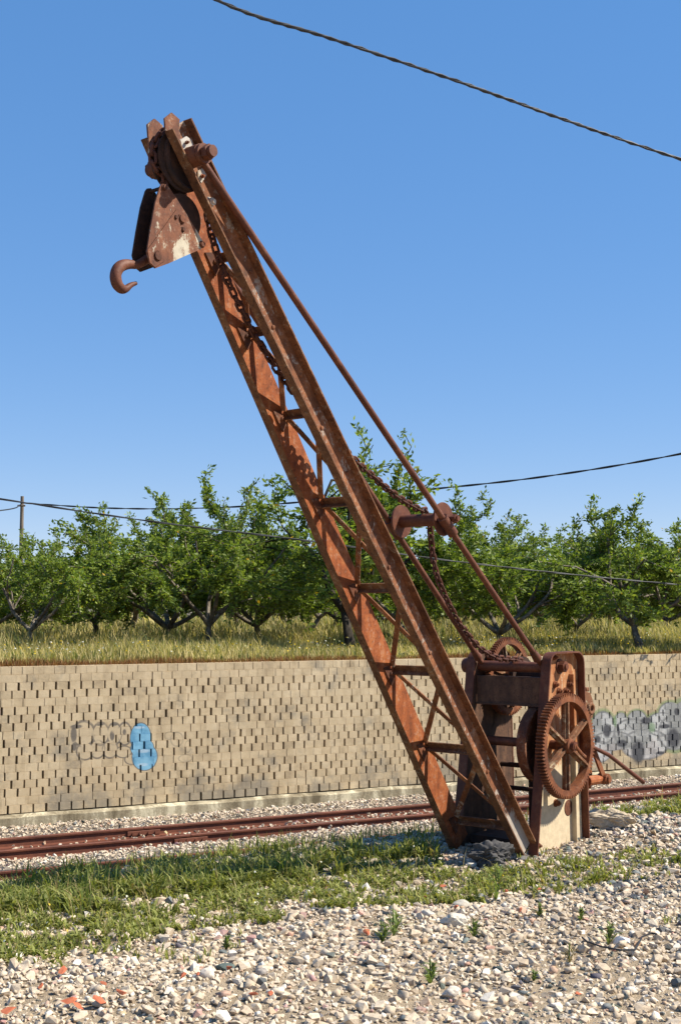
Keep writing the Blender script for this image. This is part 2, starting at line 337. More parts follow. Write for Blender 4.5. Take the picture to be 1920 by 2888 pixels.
def gear(name, c, R, b0, b1, teeth, mat, spoke_mat, nsp, rim=.035, hub=.05, phase=0.0):
    mb = MB(); n = teeth * 4; prof = []
    for k in range(n):
        t = 2 * math.pi * k / n; r = R if k % 4 in (1, 2) else R - .022
        prof.append((math.cos(t), math.sin(t), r))
    vs = [(c[0] + x * r, b, c[1] + z * r) for b in (b0, b1) for x, z, r in prof] + [(c[0] + x * (R - .022 - rim), b, c[1] + z * (R - .022 - rim)) for b in (b0, b1) for x, z, r in prof]
    fs = []
    for k in range(n):
        j = (k + 1) % n
        fs += [(k, j, n + j, n + k), (2 * n + k, 3 * n + k, 3 * n + j, 2 * n + j), (k, 2 * n + k, 2 * n + j, j), (n + k, n + j, 3 * n + j, 3 * n + k)]
    root = mb.add(vs, fs).build(name, mat, crane, False)
    ri = R - .022 - rim; mid = (b0 + b1) / 2; w = b1 - b0
    for k in range(nsp):
        t = phase + 2 * math.pi * k / nsp; ct, st = math.cos(t), math.sin(t); s1 = MB()
        A = (c[0] + ct * hub * .7, mid, c[1] + st * hub * .7); B = (c[0] + ct * (ri + .004), mid, c[1] + st * (ri + .004))
        s1.bar(A, B, w * .34, .046, (0, 1, 0)); s1.bar(A, B, w * .92, .014, (0, 1, 0)); s1.build('spoke', spoke_mat, root, False)
    MB().lathe(c, [(b0 - .02, hub), (b1 + .012, hub), (b1 + .018, hub * .8), (b1 + .018, .02)], 24).build('hub', mat, root)
    return root
gw = gear('gear_wheel', GC, .354, .345, .405, 92, M_GEAR, M_SPOKE, 6, phase=math.pi / 2)
gw['label'] = 'large toothed gear wheel on the sunlit side frame'
gear('drum_gear', (-.64, 1.15), .283, -.275, -.230, 78, M_GEAR, M_SPOKE, 6, rim=.03, phase=.25)
mb = MB(); mb.tube([(GC[0], .42, GC[1]), (GC[0], .455, GC[1])], .02, 10); mb.tube([(GC[0], .45, GC[1]), (GC[0] - .07, .455, GC[1] - .054), (GC[0] - .12, .455, GC[1] - .08)], .012, 8); mb.build('hub_key', M_GEAR, crane)
# rear bracket, brake lever and crank
mb = MB(); mb.slab([(-.77, 1.06), (-.86, 1.04), (-.90, .98), (-.89, .86), (-.80, .84), (-.77, .86)], .22, .30); mb.lathe((-.835, .93), [(.30, .045), (.325, .045), (.325, .022), (.302, .02)], 16); mb.box((-.83, .27, 1.065), (.05, .05, .03)); mb.build('bearing_bracket', M_SPOKE, crane, False, bevel=.006)
a, z = onb(1672, 2108, .31); e = onb(1813, 2206, .40)
mb = MB(); mb.tube([(a + .06, .30, z + .01), (a, .31, z), (a * .7 + e[0] * .3, .335, z * .74 + e[1] * .26 + .012), (e[0], .40, e[1])], [.014, .014, .015, .017], 10); mb.build('brake_lever', M_ROD, crane)
a2, z2 = onb(*Z4(1455, 1168), .31)
mb = MB(); mb.bar((a - .01, .29, z + .02), (a2, .30, z2), .016, .045, (0, 1, 0)); mb.lathe((a2, z2), [(.26, .04), (.33, .04), (.33, .026), (.345, .024)], 14); mb.build('crank_arm', M_GEAR, crane, False)
mb = MB(); mb.tube([(a2 + .2, .27, z2 + .0), (a2, .28, z2)], .035, 12); mb.slab([(a2 + .24, z2 - .06), (a2 + .06, z2 - .07), (a2 + .04, z2 + .05), (a2 + .16, z2 + .16), (a2 + .24, z2 + .17)], .20, .225); mb.build('crank_bearing', M_ORANGE, crane, False)
# tie rods with the chain roller
PT, PQ = 4.86, .06; PA, PZ = jp(PT, PQ)
RB = (-.300, 1.262)
RBB = {1: .222, -1: .262}
for s_ in (1, -1):
    b0, b1 = s_ * RBB[s_], s_ * .150
    A = Vector((RB[0], b0, RB[1])); B = Vector((PA, b1, PZ)); mb = MB()
    mb.tube([A, A.lerp(B, .3), A.lerp(B, .6), B], .0195, 14)
    mb.tube([A.lerp(B, .012), A.lerp(B, .03)], [.032, .024], 12)
    mb.lathe((PA, PZ), [(b1 - .026, .055), (b1 + .026, .055)], 18)
    mb.build('tie_rod', M_ROD, crane)
def on_rod(f, s_): return Vector((RB[0], s_ * RBB[s_], RB[1])).lerp(Vector((PA, s_ * .150, PZ)), f)
ra, rz_ = .772, 2.155; fr = (ra - RB[0]) / (PA - RB[0]); RR = on_rod(fr, 1); rz_ = RR.z - .0; rb_ = RR.y
RC = (ra - .02, rz_ + .045); rbl = abs(on_rod(fr, -1).y)
roller = MB().lathe(RC, [(-rbl + .05, .041), (rb_ - .05, .041)], 20).build('chain_roller', M_ROD, crane)
for s_ in (1, -1):
    rb_ = abs(on_rod(fr, s_).y); b = s_ * (rb_ - .048); MB().lathe(RC, [(b - .007, .02), (b - .007, .105), (b, .108), (b + .007, .105), (b + .007, .02)], 30).build('flange', M_ROD, roller)
    mb = MB(); mb.tube([(RC[0], s_ * (rb_ - .04), RC[1]), (RC[0], s_ * (rb_ + .07), RC[1])], .017, 10); mb.lathe(RC, [(s_ * (rb_ + .032), .03), (s_ * (rb_ + .055), .028)], hexa=True)
    mb.tube([on_rod(fr - .018, s_), on_rod(fr + .018, s_)], .034, 12); mb.build('clamp', M_ROD, roller)
# jib head
MB().lathe((PA, PZ), [(-.026, .165), (-.020, .13), (.020, .13), (.026, .165), (.034, .165), (.034, .03), (-.034, .03), (-.034, .165), (-.026, .165)], 32).build('head_sheave', M_DARK, crane)
mb = MB(); mb.lathe((PA, PZ), [(-.06, .03), (.26, .03), (.26, .02)], 18); mb.lathe((PA, PZ), [(.07, .056), (.125, .054), (.125, .03)], 22); mb.lathe((PA, PZ), [(.176, .052), (.20, .052), (.20, .03)], 22); mb.lathe((PA, PZ), [(.205, .041), (.238, .041)], hexa=True)
mb.lathe((PA, PZ), [(-.05, .03), (-.22, .03), (-.22, .02)], 18); mb.lathe((PA, PZ), [(-.178, .045), (-.205, .045)], hexa=True); mb.build('head_pin', M_ROD, crane)
pk = [onb(*ZH(*c), .075) for c in ((1010, 330), (1025, 180), (915, 85), (822, 160), (835, 325), (925, 345), (1000, 500), (1060, 480))]
MB().slab(pk, .0625 + .008, .0625 + .018).build('head_plate', M_CHEEK, crane, False)
pk2 = [(x, y) for x, y in pk[:5]] + [(pk[4][0] - .01, pk[4][1] - .13), (pk[7][0] + .05, pk[7][1] - .08)]
MB().slab(pk2, -.058, -.046).build('head_plate', M_CHEEK, crane, False)
MB().slab([onb(*ZH(*c), .09) for c in ((1040, 450), (1120, 400), (1190, 450), (1225, 560), (1150, 690), (1090, 660))], .078, .092).build('gusset', M_PALE, crane, False)
for c in ((1108, 490), (1225, 550), (1100, 650)): bolt('bolt', ZH(*c), .092, .010, .016, M_ROD, crane, False)
MB().slab([onb(*ZH(*c), .078) for c in ((1260, 870), (1320, 832), (1375, 860), (1385, 920), (1310, 1030), (1265, 960))], .075, .086).build('gusset', M_PALE, crane, False)
bolt('bolt', ZH(1320, 940), .086, .012, .012, M_ORANGE, crane, False); bolt('bolt', ZH(1425, 1290), .088, .022, .03, M_PALE, crane)
gp = [onb(*ZH(*c), .03) for c in ((900, 400), (850, 520), (845, 660), (880, 840), (960, 990), (1060, 1080), (1150, 1120))]
MB().tube([(a_, .034, z_) for a_, z_ in gp], [.012, .018, .020, .020, .020, .017, .012], 10).build('chain_guard', M_DARK, crane)

# ------------------------------------------------------------------ hook block hanging at the head
hb_at = onb(*ZK(730, 960), 0.0)
def W(a, b, z): return ORG + PV * a + NV * b + np.array([0, 0, z])
block = tag(empty('hook_block', W(hb_at[0], 0, hb_at[1]), RZ), 'scraped rusty pulley block with hook hanging under the jib head', 'hook block')
class LMB(MB):                                            # built in crane coordinates, kept relative to the block
    def build(s, *a, **k):
        s.v = [(x - hb_at[0], y, z - hb_at[1]) for x, y, z in s.v]; return MB.build(s, *a, **k)
CHK = [(765, 30), (790, -5), (835, -8), (872, 25), (960, 150), (1080, 340), (1140, 430), (1250, 610), (1310, 720), (1355, 790), (1310, 870), (1100, 960), (880, 1060), (705, 1125), (630, 1060), (590, 900), (640, 580), (700, 250)]
ck = [onb(*ZK(*c), .055) for c in CHK]
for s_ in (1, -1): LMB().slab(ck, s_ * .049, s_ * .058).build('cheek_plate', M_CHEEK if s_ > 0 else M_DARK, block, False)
st = [onb(*ZK(*c), .06) for c in ((985, 335), (1085, 360), (1150, 470), (1065, 660), (830, 1030), (690, 1110), (625, 1045), (597, 880))]
LMB().slab([onb(*ZK(*c), .06) for c in ((985, 335), (1060, 660), (830, 1020), (700, 1112), (628, 1050), (596, 880))], .0582, .064).build('strap', M_CHEEK, block, False)
sc = onb(*ZK(1055, 455), 0.02)
LMB().lathe(sc, [(-.026, .125), (-.016, .098), (.016, .098), (.026, .125), (.034, .125), (.034, .02), (-.034, .02), (-.034, .125), (-.026, .125)], 30).build('sheave', M_DARK, block)
for c, r in (((1058, 462), .021), ((1072, 605), .011), ((975, 440), .010), ((730, 960), .024), ((1330, 805), .015), ((825, 40), .014)):
    k = onb(*ZK(*c), .06); q = LMB(); q.lathe(k, [(.058, r * 1.3), (.064, r * 1.2), (.064, r), (.072, r * .9)], 12); q.build('bolt', M_RUST, block, False)
k = onb(*ZK(730, 960), .0); q = LMB(); q.lathe(k, [(-.075, .03), (.048, .034), (.048, .01)], 16); q.tube([(k[0] - .02, -.01, k[1] + .03), (k[0] + .03, -.01, k[1] - .02)], .036, 12); q.build('crosshead', M_DARK, block)
for dx, dz in ((825, 40),): 
    k = onb(*ZK(dx, dz), .05); LMB().tube([(k[0], -.07, k[1]), (k[0], .06, k[1])], .010, 8).build('top_pin', M_DARK, block)
HK = [(600, 1000, .024), (520, 1050, .022), (450, 1078, .021), (380, 1072, .023), (300, 1075, .027), (225, 1110, .029), (182, 1180, .029), (175, 1260, .029), (200, 1345, .028), (255, 1400, .025), (310, 1400, .019), (360, 1362, .015), (405, 1338, .012), (450, 1324, .0095)]
HK2 = []
for i in range(len(HK) - 1):
    p0, p1, p2, p3 = [np.array(HK[min(max(i + k, 0), len(HK) - 1)]) for k in (-1, 0, 1, 2)]
    for t in (0, .25, .5, .75): HK2.append(tuple(.5 * ((2 * p1) + (p2 - p0) * t + (2 * p0 - 5 * p1 + 4 * p2 - p3) * t * t + (3 * p1 - p0 - 3 * p2 + p3) * t ** 3)))
HK = HK2 + [HK[-1]]
hp = [onb(*ZK(x, y), -.01) for x, y, r in HK]
LMB().tube([(a_, -.01, z_) for a_, z_ in hp], [float(h[2]) for h in HK], 16).build('hook', M_ROD, block)

# ------------------------------------------------------------------ hoisting chain
def chain(points, label, pitch=.042):
    P = [Vector((a_, b_, z_)) for a_, b_, z_ in points]
    S = []                                                # catmull-rom, sampled finely
    for i in range(len(P) - 1):
        p0, p1, p2, p3 = P[max(i - 1, 0)], P[i], P[i + 1], P[min(i + 2, len(P) - 1)]
        for k in range(30):
            t = k / 30; S.append(.5 * ((2 * p1) + (p2 - p0) * t + (2 * p0 - 5 * p1 + 4 * p2 - p3) * t * t + (3 * p1 - p0 - 3 * p2 + p3) * t ** 3))
    S.append(P[-1]); base = S[0].copy()
    root = tag(empty('hoist_chain', W(*base), RZ), label, 'chain')
    mb = MB(); n = 14; pts = []
    for k in range(n):
        t = 2 * math.pi * k / n; x = math.cos(t) * .014 + math.copysign(.0145, math.cos(t)); pts.append(Vector((x, math.sin(t) * .0165, 0)))
    vs = []
    for k in range(n):
        d = (pts[(k + 1) % n] - pts[k - 1]).normalized(); y = Vector((0, 0, 1)); x = d.cross(y)
        for j in range(6):
            a_ = 2 * math.pi * j / 6; vs.append(pts[k] + (x * math.cos(a_) + y * math.sin(a_)) * .0082)
    fs = [(k * 6 + j, k * 6 + (j + 1) % 6, ((k + 1) % n) * 6 + (j + 1) % 6, ((k + 1) % n) * 6 + j) for k in range(n) for j in range(6)]
    first = mb.add(vs, fs).build('link', M_CHAIN, root); acc = 0.0; idx = 0
    for i in range(1, len(S)):
        acc += (S[i] - S[i - 1]).length
        if acc >= pitch * idx:
            d = (S[min(i + 1, len(S) - 1)] - S[i - 1]).normalized(); y = Vector((0, 1, 0)); y = (y - d * y.dot(d)).normalized(); z = d.cross(y)
            ang = math.radians(random.uniform(-14, 14) + (90 if idx % 2 else 0) + 20); y2 = y * math.cos(ang) + z * math.sin(ang); z2 = d.cross(y2)
            o = first if idx == 0 else first.copy()
            if idx: COL.objects.link(o); o.parent = root
            o.matrix_local = Matrix((d, y2, z2)).transposed().to_4x4(); o.location = S[i] - base; idx += 1
    return root
ch = [(PA - .16, 0, PZ - .03), (2.62, 0, 3.50), (2.32, 0, 3.12), (1.95, 0, 2.81), (1.505, .0, 2.545), (1.316, .0, 2.452), (1.05, .0, 2.335), (RC[0] + .05, 0, RC[1] + .066), (RC[0] - .015, 0, RC[1] + .062), (RC[0] - .058, 0, RC[1] + .005), (.655, 0, 1.98), (.60, 0, 1.83), (.48, 0, 1.67), (.343, 0, 1.527), (.12, 0, 1.375), (-.06, 0, 1.31), (-.20, 0, 1.292), (-.33, 0, 1.285), (-.46, 0, 1.262)]
chain(ch, 'rusty link chain running from jib head over the roller to the drum')
tp = onb(*ZK(825, 40), 0.0)
chain([(tp[0], 0, tp[1] + .005), (tp[0] + .005, 0, tp[1] + .06), (PA + .165, 0, PZ - .06), (PA + .17, 0, PZ + .03), (PA + .11, 0, PZ + .13)], 'short dark chain carrying the pulley block from the head sheave')

# ------------------------------------------------------------------ retaining wall
wall = tag(empty('retaining_wall', us(0, S_WALL, Z_BED), math.atan2(RH[1], RH[0])), 'long buff block retaining wall with slotted courses and graffiti behind the railway', 'wall')
ROWS = 'TTGGTGGGTGGGTGGGTG'; CH = 2.03 / 18; V0 = (-1.17) - Z_BED; BAT = math.tan(math.radians(3))
def wuv(x, y):                                            # photo pixel -> wall coordinates
    r = ray(x, y); t = (S_WALL - CAM @ MH) / (r @ MH); P = CAM + t * r; return float(P @ RH), float(P[2] - Z_BED)
def block_mesh(w, h):
    bm = bmesh.new(); bmesh.ops.create_cube(bm, size=1)
    for v in bm.verts: v.co = (v.co.x * w + random.uniform(-.003, .003), v.co.y * .16 + .08, v.co.z * h + random.uniform(-.0005, .0005))
    ed = [e for e in bm.edges if all(v.co.y < .05 for v in e.verts)]
    bmesh.ops.bevel(bm, geom=ed, offset=.0032, segments=2, affect='EDGES')
    me = bpy.data.meshes.new('block'); bm.to_mesh(me); bm.free(); return me
def wall_mat(name, paint=None):
    m = NT(name); co = m.coord('Object', wall); g1 = m.n.new('ShaderNodeNewGeometry')
    big = m.noise(co, .9, 5, .6); med = m.noise(co, 6, 6, .65); fine = m.noise(co, 90, 4, .7)
    att = m.math('MULTIPLY_ADD', m.rand(), .3, -.15)
    wn_ = m.n.new('ShaderNodeTexWhiteNoise'); wn_.noise_dimensions = '2D'
    sc_ = m.vec('MULTIPLY', co, (6.2, 0, 1 / CH)); sx = m.n.new('ShaderNodeSeparateXYZ'); m.t.links.new(sc_, sx.inputs[0])
    cb = m.n.new('ShaderNodeCombineXYZ'); m.t.links.new(m.math('FLOOR', sx.outputs[0]), cb.inputs[0]); m.t.links.new(m.math('FLOOR', m.math('ADD', sx.outputs[2], -V0 / CH)), cb.inputs[1]); m.t.links.new(cb.outputs[0], wn_.inputs['Vector'])
    f = m.math('ADD', m.math('ADD', m.math('MULTIPLY', big, .35), m.math('MULTIPLY', med, .5)), m.math('MULTIPLY', wn_.outputs[0], .16))
    col = m.ramp(f, [(.30, (.31, .235, .145)), (.46, (.47, .365, .225)), (.68, (.58, .465, .30))])
    col = m.mix(m.math('MULTIPLY', m.step(fine, .5, .75), .35), col, (.2, .15, .09))
    # grey weathering: patches and near the foot
    z = m.n.new('ShaderNodeSeparateXYZ'); m.t.links.new(co, z.inputs[0])
    wz = m.math('ADD', m.step(z.outputs[2], .75, .2), 0.0)
    wp = m.math('MULTIPLY', m.step(m.math('ADD', m.noise(co, 1.6, 7, .7), m.math('MULTIPLY', wz, .12)), .51, .70), .70)
    col = m.mix(wp, col, m.mix(med, (.13, .115, .09), (.28, .25, .2)))
    if paint: col = paint(m, co, col, med)
    m.bump(m.math('ADD', fine, m.math('MULTIPLY', med, 1.2)), .55, .01); return m.done(col, .93, 0, .15)
def ell(m, co, c, r):                                     # normalised distance to an ellipse centre
    d = m.vec('MULTIPLY', m.vec('SUBTRACT', co, (c[0], 0, c[1])), (1 / r[0], 0, 1 / r[1])); return m.vec('LENGTH', d)
def zl(x, y): return wuv(x / 1.96, 1800 + y / 1.96)
def rad(c, rx, ry): a_ = zl(c[0] - rx, c[1]); b_ = zl(c[0] + rx, c[1]); t_ = zl(c[0], c[1] - ry); u_ = zl(c[0], c[1] + ry); return ((b_[0] - a_[0]) / 2, (t_[1] - u_[1]) / 2)
def union(m, L):
    o = L[0]
    for k in L[1:]: o = m.math('MAXIMUM', o, k)
    return o
def paint_left(m, co, col, med):
    wob = m.vec('MULTIPLY', m.vec('SUBTRACT', m.n.new('ShaderNodeTexNoise').outputs[1], (.5, .5, .5)), (.0, 0, .0)); c2 = co
    E_ = [((470, 530), (62, 70)), ((478, 625), (48, 48)), ((545, 615), (42, 50)), ((615, 615), (42, 48)), ((565, 530), (46, 62)), ((640, 530), (40, 60)), ((697, 530), (38, 62)), ((690, 630), (45, 32)), ((735, 670), (40, 28))]
    body = union(m, [m.step(ell(m, c2, zl(*c), rad(c, *r)), 1.04, .98) for c, r in E_])
    rings = union(m, [m.math('MULTIPLY', m.step(m.math('ABSOLUTE', m.math('SUBTRACT', ell(m, c2, zl(*c), rad(c, *r)), 1.0)), .13, .05), 1.0) for c, r in E_])
    dmin = ell(m, c2, zl(*E_[0][0]), rad(E_[0][0], *E_[0][1]))
    for c, r in E_[1:]: dmin = m.math('MINIMUM', dmin, ell(m, c2, zl(*c), rad(c, *r)))
    outl = m.step(m.math('ABSOLUTE', m.math('SUBTRACT', dmin, 1.0)), .15, .05)
    rings = m.math('MAXIMUM', outl, m.math('MULTIPLY', rings, m.math('MULTIPLY', m.step(m.noise(co, 5, 2, .5), .45, .6), .75)))
    shade = union(m, [m.step(ell(m, c2, zl(*c), rad(c, *r)), 1.0, .6) for c, r in (((415, 535), (22, 55)), ((418, 600), (18, 30)), ((628, 540), (16, 34)), ((696, 520), (12, 20)), ((560, 478), (30, 10)), ((640, 478), (28, 10)), ((430, 490), (40, 14)))])
    tagl = union(m, [m.math('MULTIPLY', m.step(m.math('ABSOLUTE', m.math('SUBTRACT', ell(m, c2, zl(*c), rad(c, *r)), 1.0)), .16, .05), .6) for c, r in (((945, 540), (28, 20)), ((985, 560), (34, 38)), ((1030, 665), (38, 20)), ((1045, 600), (16, 32)))])
    col = m.mix(m.math('MULTIPLY', body, .55), col, (.47, .375, .245))
    ink = m.math('MULTIPLY', m.math('MAXIMUM', m.math('MAXIMUM', m.math('MULTIPLY', rings, .72), m.math('MULTIPLY', shade, .8)), m.math('MULTIPLY', tagl, .6)), m.step(med, .25, .5))
    col = m.mix(ink, col, (.075, .07, .07))
    B_ = [((785, 550), (56, 78)), ((806, 658), (68, 72)), ((793, 608), (62, 52))]
    blue = union(m, [m.step(ell(m, c2, zl(*c), rad(c, *r)), 1.03, .97) for c, r in B_])
    edge = union(m, [m.step(ell(m, c2, zl(*c), rad(c, *r)), 1.10, 1.04) for c, r in B_])
    col = m.mix(m.math('MULTIPLY', edge, .75), col, (.06, .07, .085))
    col = m.mix(blue, col, m.mix(m.step(med, .35, .65), (.11, .27, .40), (.20, .40, .53)))
    wht = union(m, [m.step(ell(m, c2, zl(*c), rad(c, *r)), 1.0, .4) for c, r in (((780, 495), (40, 10)), ((800, 625), (45, 14)), ((795, 700), (40, 12)))])
    return m.mix(m.math('MULTIPLY', wht, .55), col, (.48, .56, .60))
def zr_(x, y): return wuv(1500 + x * .2968, 1800 + y * .2968)
def radr(c, rx, ry): a_ = zr_(c[0] - rx, c[1]); b_ = zr_(c[0] + rx, c[1]); t_ = zr_(c[0], c[1] - ry); u_ = zr_(c[0], c[1] + ry); return ((b_[0] - a_[0]) / 2, (t_[1] - u_[1]) / 2)
def paint_right(m, co, col, med):
    def mask(L, lo, hi): return union(m, [m.step(ell(m, co, zr_(*c), radr(c, *r)), lo, hi) for c, r in L])
    LET = [((690, 850), (110, 150)), ((860, 790), (60, 80)), ((1010, 780), (90, 90)), ((960, 900), (170, 130)), ((1330, 720), (110, 110)), ((1240, 820), (140, 110)), ((1360, 900), (150, 160)), ((760, 980), (200, 90)), ((1080, 1010), (220, 140)), ((1480, 800), (160, 200)), ((640, 1080), (120, 100)), ((1600, 900), (200, 250))]
    grn = mask(LET[:7] + LET[9:10], 1.32, 1.12); col = m.mix(m.math('MULTIPLY', grn, .62), col, (.15, .24, .11))
    body = mask(LET, 1.08, .96); tone = m.noise(co, 2.3, 4, .6)
    col = m.mix(m.math('MULTIPLY', body, .85), col, m.mix(m.step(tone, .4, .62), (.27, .265, .265), (.50, .49, .48)))
    rg = union(m, [m.step(m.math('ABSOLUTE', m.math('SUBTRACT', ell(m, co, zr_(*c), radr(c, *r)), 1.0)), .10, .03) for c, r in LET]); col = m.mix(m.math('MULTIPLY', rg, m.math('MULTIPLY', m.step(tone, .35, .55), .6)), col, (.09, .09, .095))
    DK = [((720, 880), (45, 75)), ((1010, 1080), (75, 130)), ((1350, 950), (70, 110)), ((1095, 785), (60, 40)), ((630, 960), (35, 40)), ((1270, 840), (60, 24)), ((860, 1000), (60, 40)), ((1390, 700), (30, 40)), ((1220, 1090), (50, 18)), ((830, 880), (14, 60)), ((1500, 1020), (60, 90))]
    col = m.mix(m.math('MULTIPLY', mask(DK, 1.1, .6), .95), col, (.075, .075, .08))
    g2 = mask([((1150, 850), (40, 60)), ((800, 790), (24, 60))], 1.1, .5); return m.mix(m.math('MULTIPLY', g2, .6), col, (.16, .26, .12))
M_WALL = wall_mat('buff_block'); M_WL = wall_mat('buff_block_graffiti_blue', paint_left); M_WR = wall_mat('buff_block_graffiti_grey', paint_right)
GL = (zl(380, 700)[0] - .1, zl(1080, 700)[0] + .1); GR = (zr_(540, 900)[0] - .3, 40)
VAR = {}
def bmesh_var(kind, k, mat):
    key = (kind, k, mat.name)
    if key not in VAR:
        me = block_mesh(.156 if kind == 'G' else .1545, CH - .0006); me.materials.append(mat); VAR[key] = me
    return VAR[key]
cand = []
for ri_, kind in enumerate(ROWS):
    v = V0 + (17 - ri_ + .5) * CH; pitch = .180 if kind == 'G' else .1555; u = -2 + (.5 * (ri_ % 2) + .17 * (ri_ // 4)) * pitch % pitch + random.uniform(0, .02)
    while u < 26:
        uu = u + random.uniform(-.006, .006)
        P = us(uu, S_WALL + BAT * (v - V0)) + np.array([0, 0, Z_BED + v]); cand.append((float(np.linalg.norm(P - CAM)), uu, v, kind, proj(P)[0][0])); u += pitch
vis = sorted([c for c in cand if -30 < c[4] < 1950]); keep = set(id(c) for c in vis[:300])
rest = {}
for c in cand:
    d_, u, v, kind, px = c
    mat = M_WL if GL[0] < u < GL[1] and .4 < v < 1.8 else M_WR if u > GR[0] else M_WALL
    me = bmesh_var(kind, random.randrange(4), mat)
    loc_ = Vector((u, BAT * (v - V0) + random.uniform(-.0025, .0025), v)); rot = Matrix.Rotation(math.radians(random.uniform(-1.5, 1.5)), 4, 'Z') @ Matrix.Rotation(math.radians(random.uniform(-.25, .25)), 4, 'Y')
    if id(c) in keep:
        o = bpy.data.objects.new('block', me); COL.objects.link(o); o.parent = wall; o.matrix_local = Matrix.Translation(loc_) @ rot
    else: rest.setdefault(mat.name, []).append((me, Matrix.Translation(loc_) @ rot))
for mn, L in rest.items():
    Vs, Fs, o_ = [], [], 0
    for me, mx in L:
        for v in me.vertices: Vs.append(mx @ v.co)
        for p_ in me.polygons: Fs.append([i + o_ for i in p_.vertices])
        o_ += len(me.vertices)
    me = bpy.data.meshes.new('far_blocks'); me.from_pydata(Vs, [], Fs); link('far_blocks', me, bpy.data.materials[mn], wall, 'stuff')
m = NT('wall_fill_slot_shade'); M_FILL_SHADE = m.done((.10, .068, .04), .95, 0, .05)  # soil behind the blocks; its dark tone also paints the shadow in the slots
MB().box((12, .17 + .02, V0 + .96), (30, .12, 1.98)).build('core', M_FILL_SHADE, wall, False)
m = NT('footing'); co = m.coord('Object', scale=(1, 1, .35)); n1 = m.noise(co, 3.2, 7, .65, .5); n2 = m.noise(m.coord('Object'), 40, 4, .7)
col = m.ramp(m.math('ADD', m.math('MULTIPLY', n1, .8), m.math('MULTIPLY', n2, .2)), [(.38, (.13, .105, .065)), (.46, (.24, .20, .13)), (.52, (.32, .275, .185)), (.58, (.55, .49, .34))]); m.bump(n2, .4, .01); M_FOOT = m.done(col, .9, 0, .2)
mb = MB(); N_ = 60
for i in range(N_ + 1):
    u = -3 + 30 * i / N_; w = .02 * math.sin(i * 1.7)
    mb.v += [(u, -.12, -.25), (u, -.12 + .004 * w, .175 + w * .3), (u, -.03, .205 + w * .5), (u, .2, .21)]
for i in range(N_): mb.f += [(4 * i + k, 4 * i + k + 1, 4 * i + 5 + k, 4 * i + 4 + k) for k in range(3)]
mb.build('footing', M_FOOT, wall)

# ------------------------------------------------------------------ rails
RP = [(-.06, 0), (.06, 0), (.06, .012), (.010, .028), (.009, .098), (.032, .108), (.034, .128), (.024, .136), (-.024, .136), (-.034, .128), (-.032, .108), (-.009, .098), (-.010, .028), (-.06, .012)]
m = NT('worn_rail_head'); M_SHINE = m.done((.20, .18, .17), .38, .8, .5)
def rail(s, label, joint, shiny=False):
    root = tag(empty('rail', us(0, s, Z_RAIL - .136), math.atan2(RH[1], RH[0])), label, 'rail', None)
    cuts = [-30, joint, 60] if joint else [-30, 60]; n = len(RP)
    for u0, u1 in zip(cuts, cuts[1:]):
        if joint: u0, u1 = u0 + (.004 if u0 == joint else 0), u1 - (.004 if u1 == joint else 0)
        mb = MB(); us_ = np.linspace(u0, u1, 24)
        for k, u in enumerate(us_):
            for y, z in RP: mb.v.append((float(u), y, z))
            if k: mb.f += [((k - 1) * n + i, (k - 1) * n + (i + 1) % n, k * n + (i + 1) % n, k * n + i) for i in range(n)]
        mb.f += [tuple(range(n)), tuple((len(us_) - 1) * n + i for i in range(n))]
        mb.build('rail_length', M_RAIL, root)
        if shiny: MB().box(((u0 + u1) / 2, 0, .138), (u1 - u0, .046, .003)).build('worn_head', M_SHINE, root, False)
    if joint:
        for s_ in (-1, 1):
            mb = MB(); mb.box((joint, s_ * .026, .062), (.46, .020, .062)); fp = mb.build('fishplate', M_RAIL, root, False, bevel=.004)
            for k in (-.16, -.06, .06, .16):
                q = MB(); q.tube([(joint + k, s_ * .034, .062), (joint + k, s_ * .062, .062)], .016, 6); q.build('bolt', M_RAIL, fp, False)
    return root
JF = float(onz(430, 2343, Z_RAIL) @ RH); JN = float(onz(537, 2352, Z_RAIL) @ RH)
rail(16.62, 'rust brown rail running closest along the foot of the wall', JF)
rail(15.80, 'rust brown jointed rail in the ballast between the other two rails', JN)
rail(14.55, 'rail with worn shiny head half hidden behind the grass', None, True)

# ------------------------------------------------------------------ stones
def hull_rock(npts, seed, flat=.75):
    r = np.random.default_rng(seed); bm = bmesh.new(); P = r.normal(size=(npts, 3)); P /= np.linalg.norm(P, axis=1)[:, None]; P *= r.uniform(.72, 1.1, (npts, 1)); P *= np.array([1.0, r.uniform(.65, .95), r.uniform(.5, .8) * flat / .75])
    for p_ in P: bm.verts.new(p_)
    bmesh.ops.convex_hull(bm, input=bm.verts)
    bmesh.ops.delete(bm, geom=[v for v in bm.verts if not v.link_faces], context='VERTS'); bmesh.ops.triangulate(bm, faces=bm.faces); bm.verts.index_update()
    V = np.array([v.co[:] for v in bm.verts]); Fc = np.array([[v.index for v in f.verts] for f in bm.faces]); bm.free(); return V, Fc
def rotm(n):
    q = RNG.normal(size=(n, 4)); q /= np.linalg.norm(q, axis=1)[:, None]; w, x, y, z = q.T
    return np.stack([1 - 2 * (y * y + z * z), 2 * (x * y - z * w), 2 * (x * z + y * w), 2 * (x * y + z * w), 1 - 2 * (x * x + z * z), 2 * (y * z - x * w), 2 * (x * z - y * w), 2 * (y * z + x * w), 1 - 2 * (x * x + y * y)], 1).reshape(n, 3, 3)
def yawm(n, tilt=.35):
    a = RNG.uniform(0, 6.283, n); c, s = np.cos(a), np.sin(a); O = np.zeros(n); I = np.ones(n)
    Rz = np.stack([c, -s, O, s, c, O, O, O, I], 1).reshape(n, 3, 3); b = RNG.normal(0, tilt, n); c, s = np.cos(b), np.sin(b)
    Rx = np.stack([I, O, O, O, c, -s, O, s, c], 1).reshape(n, 3, 3); return Rz @ Rx
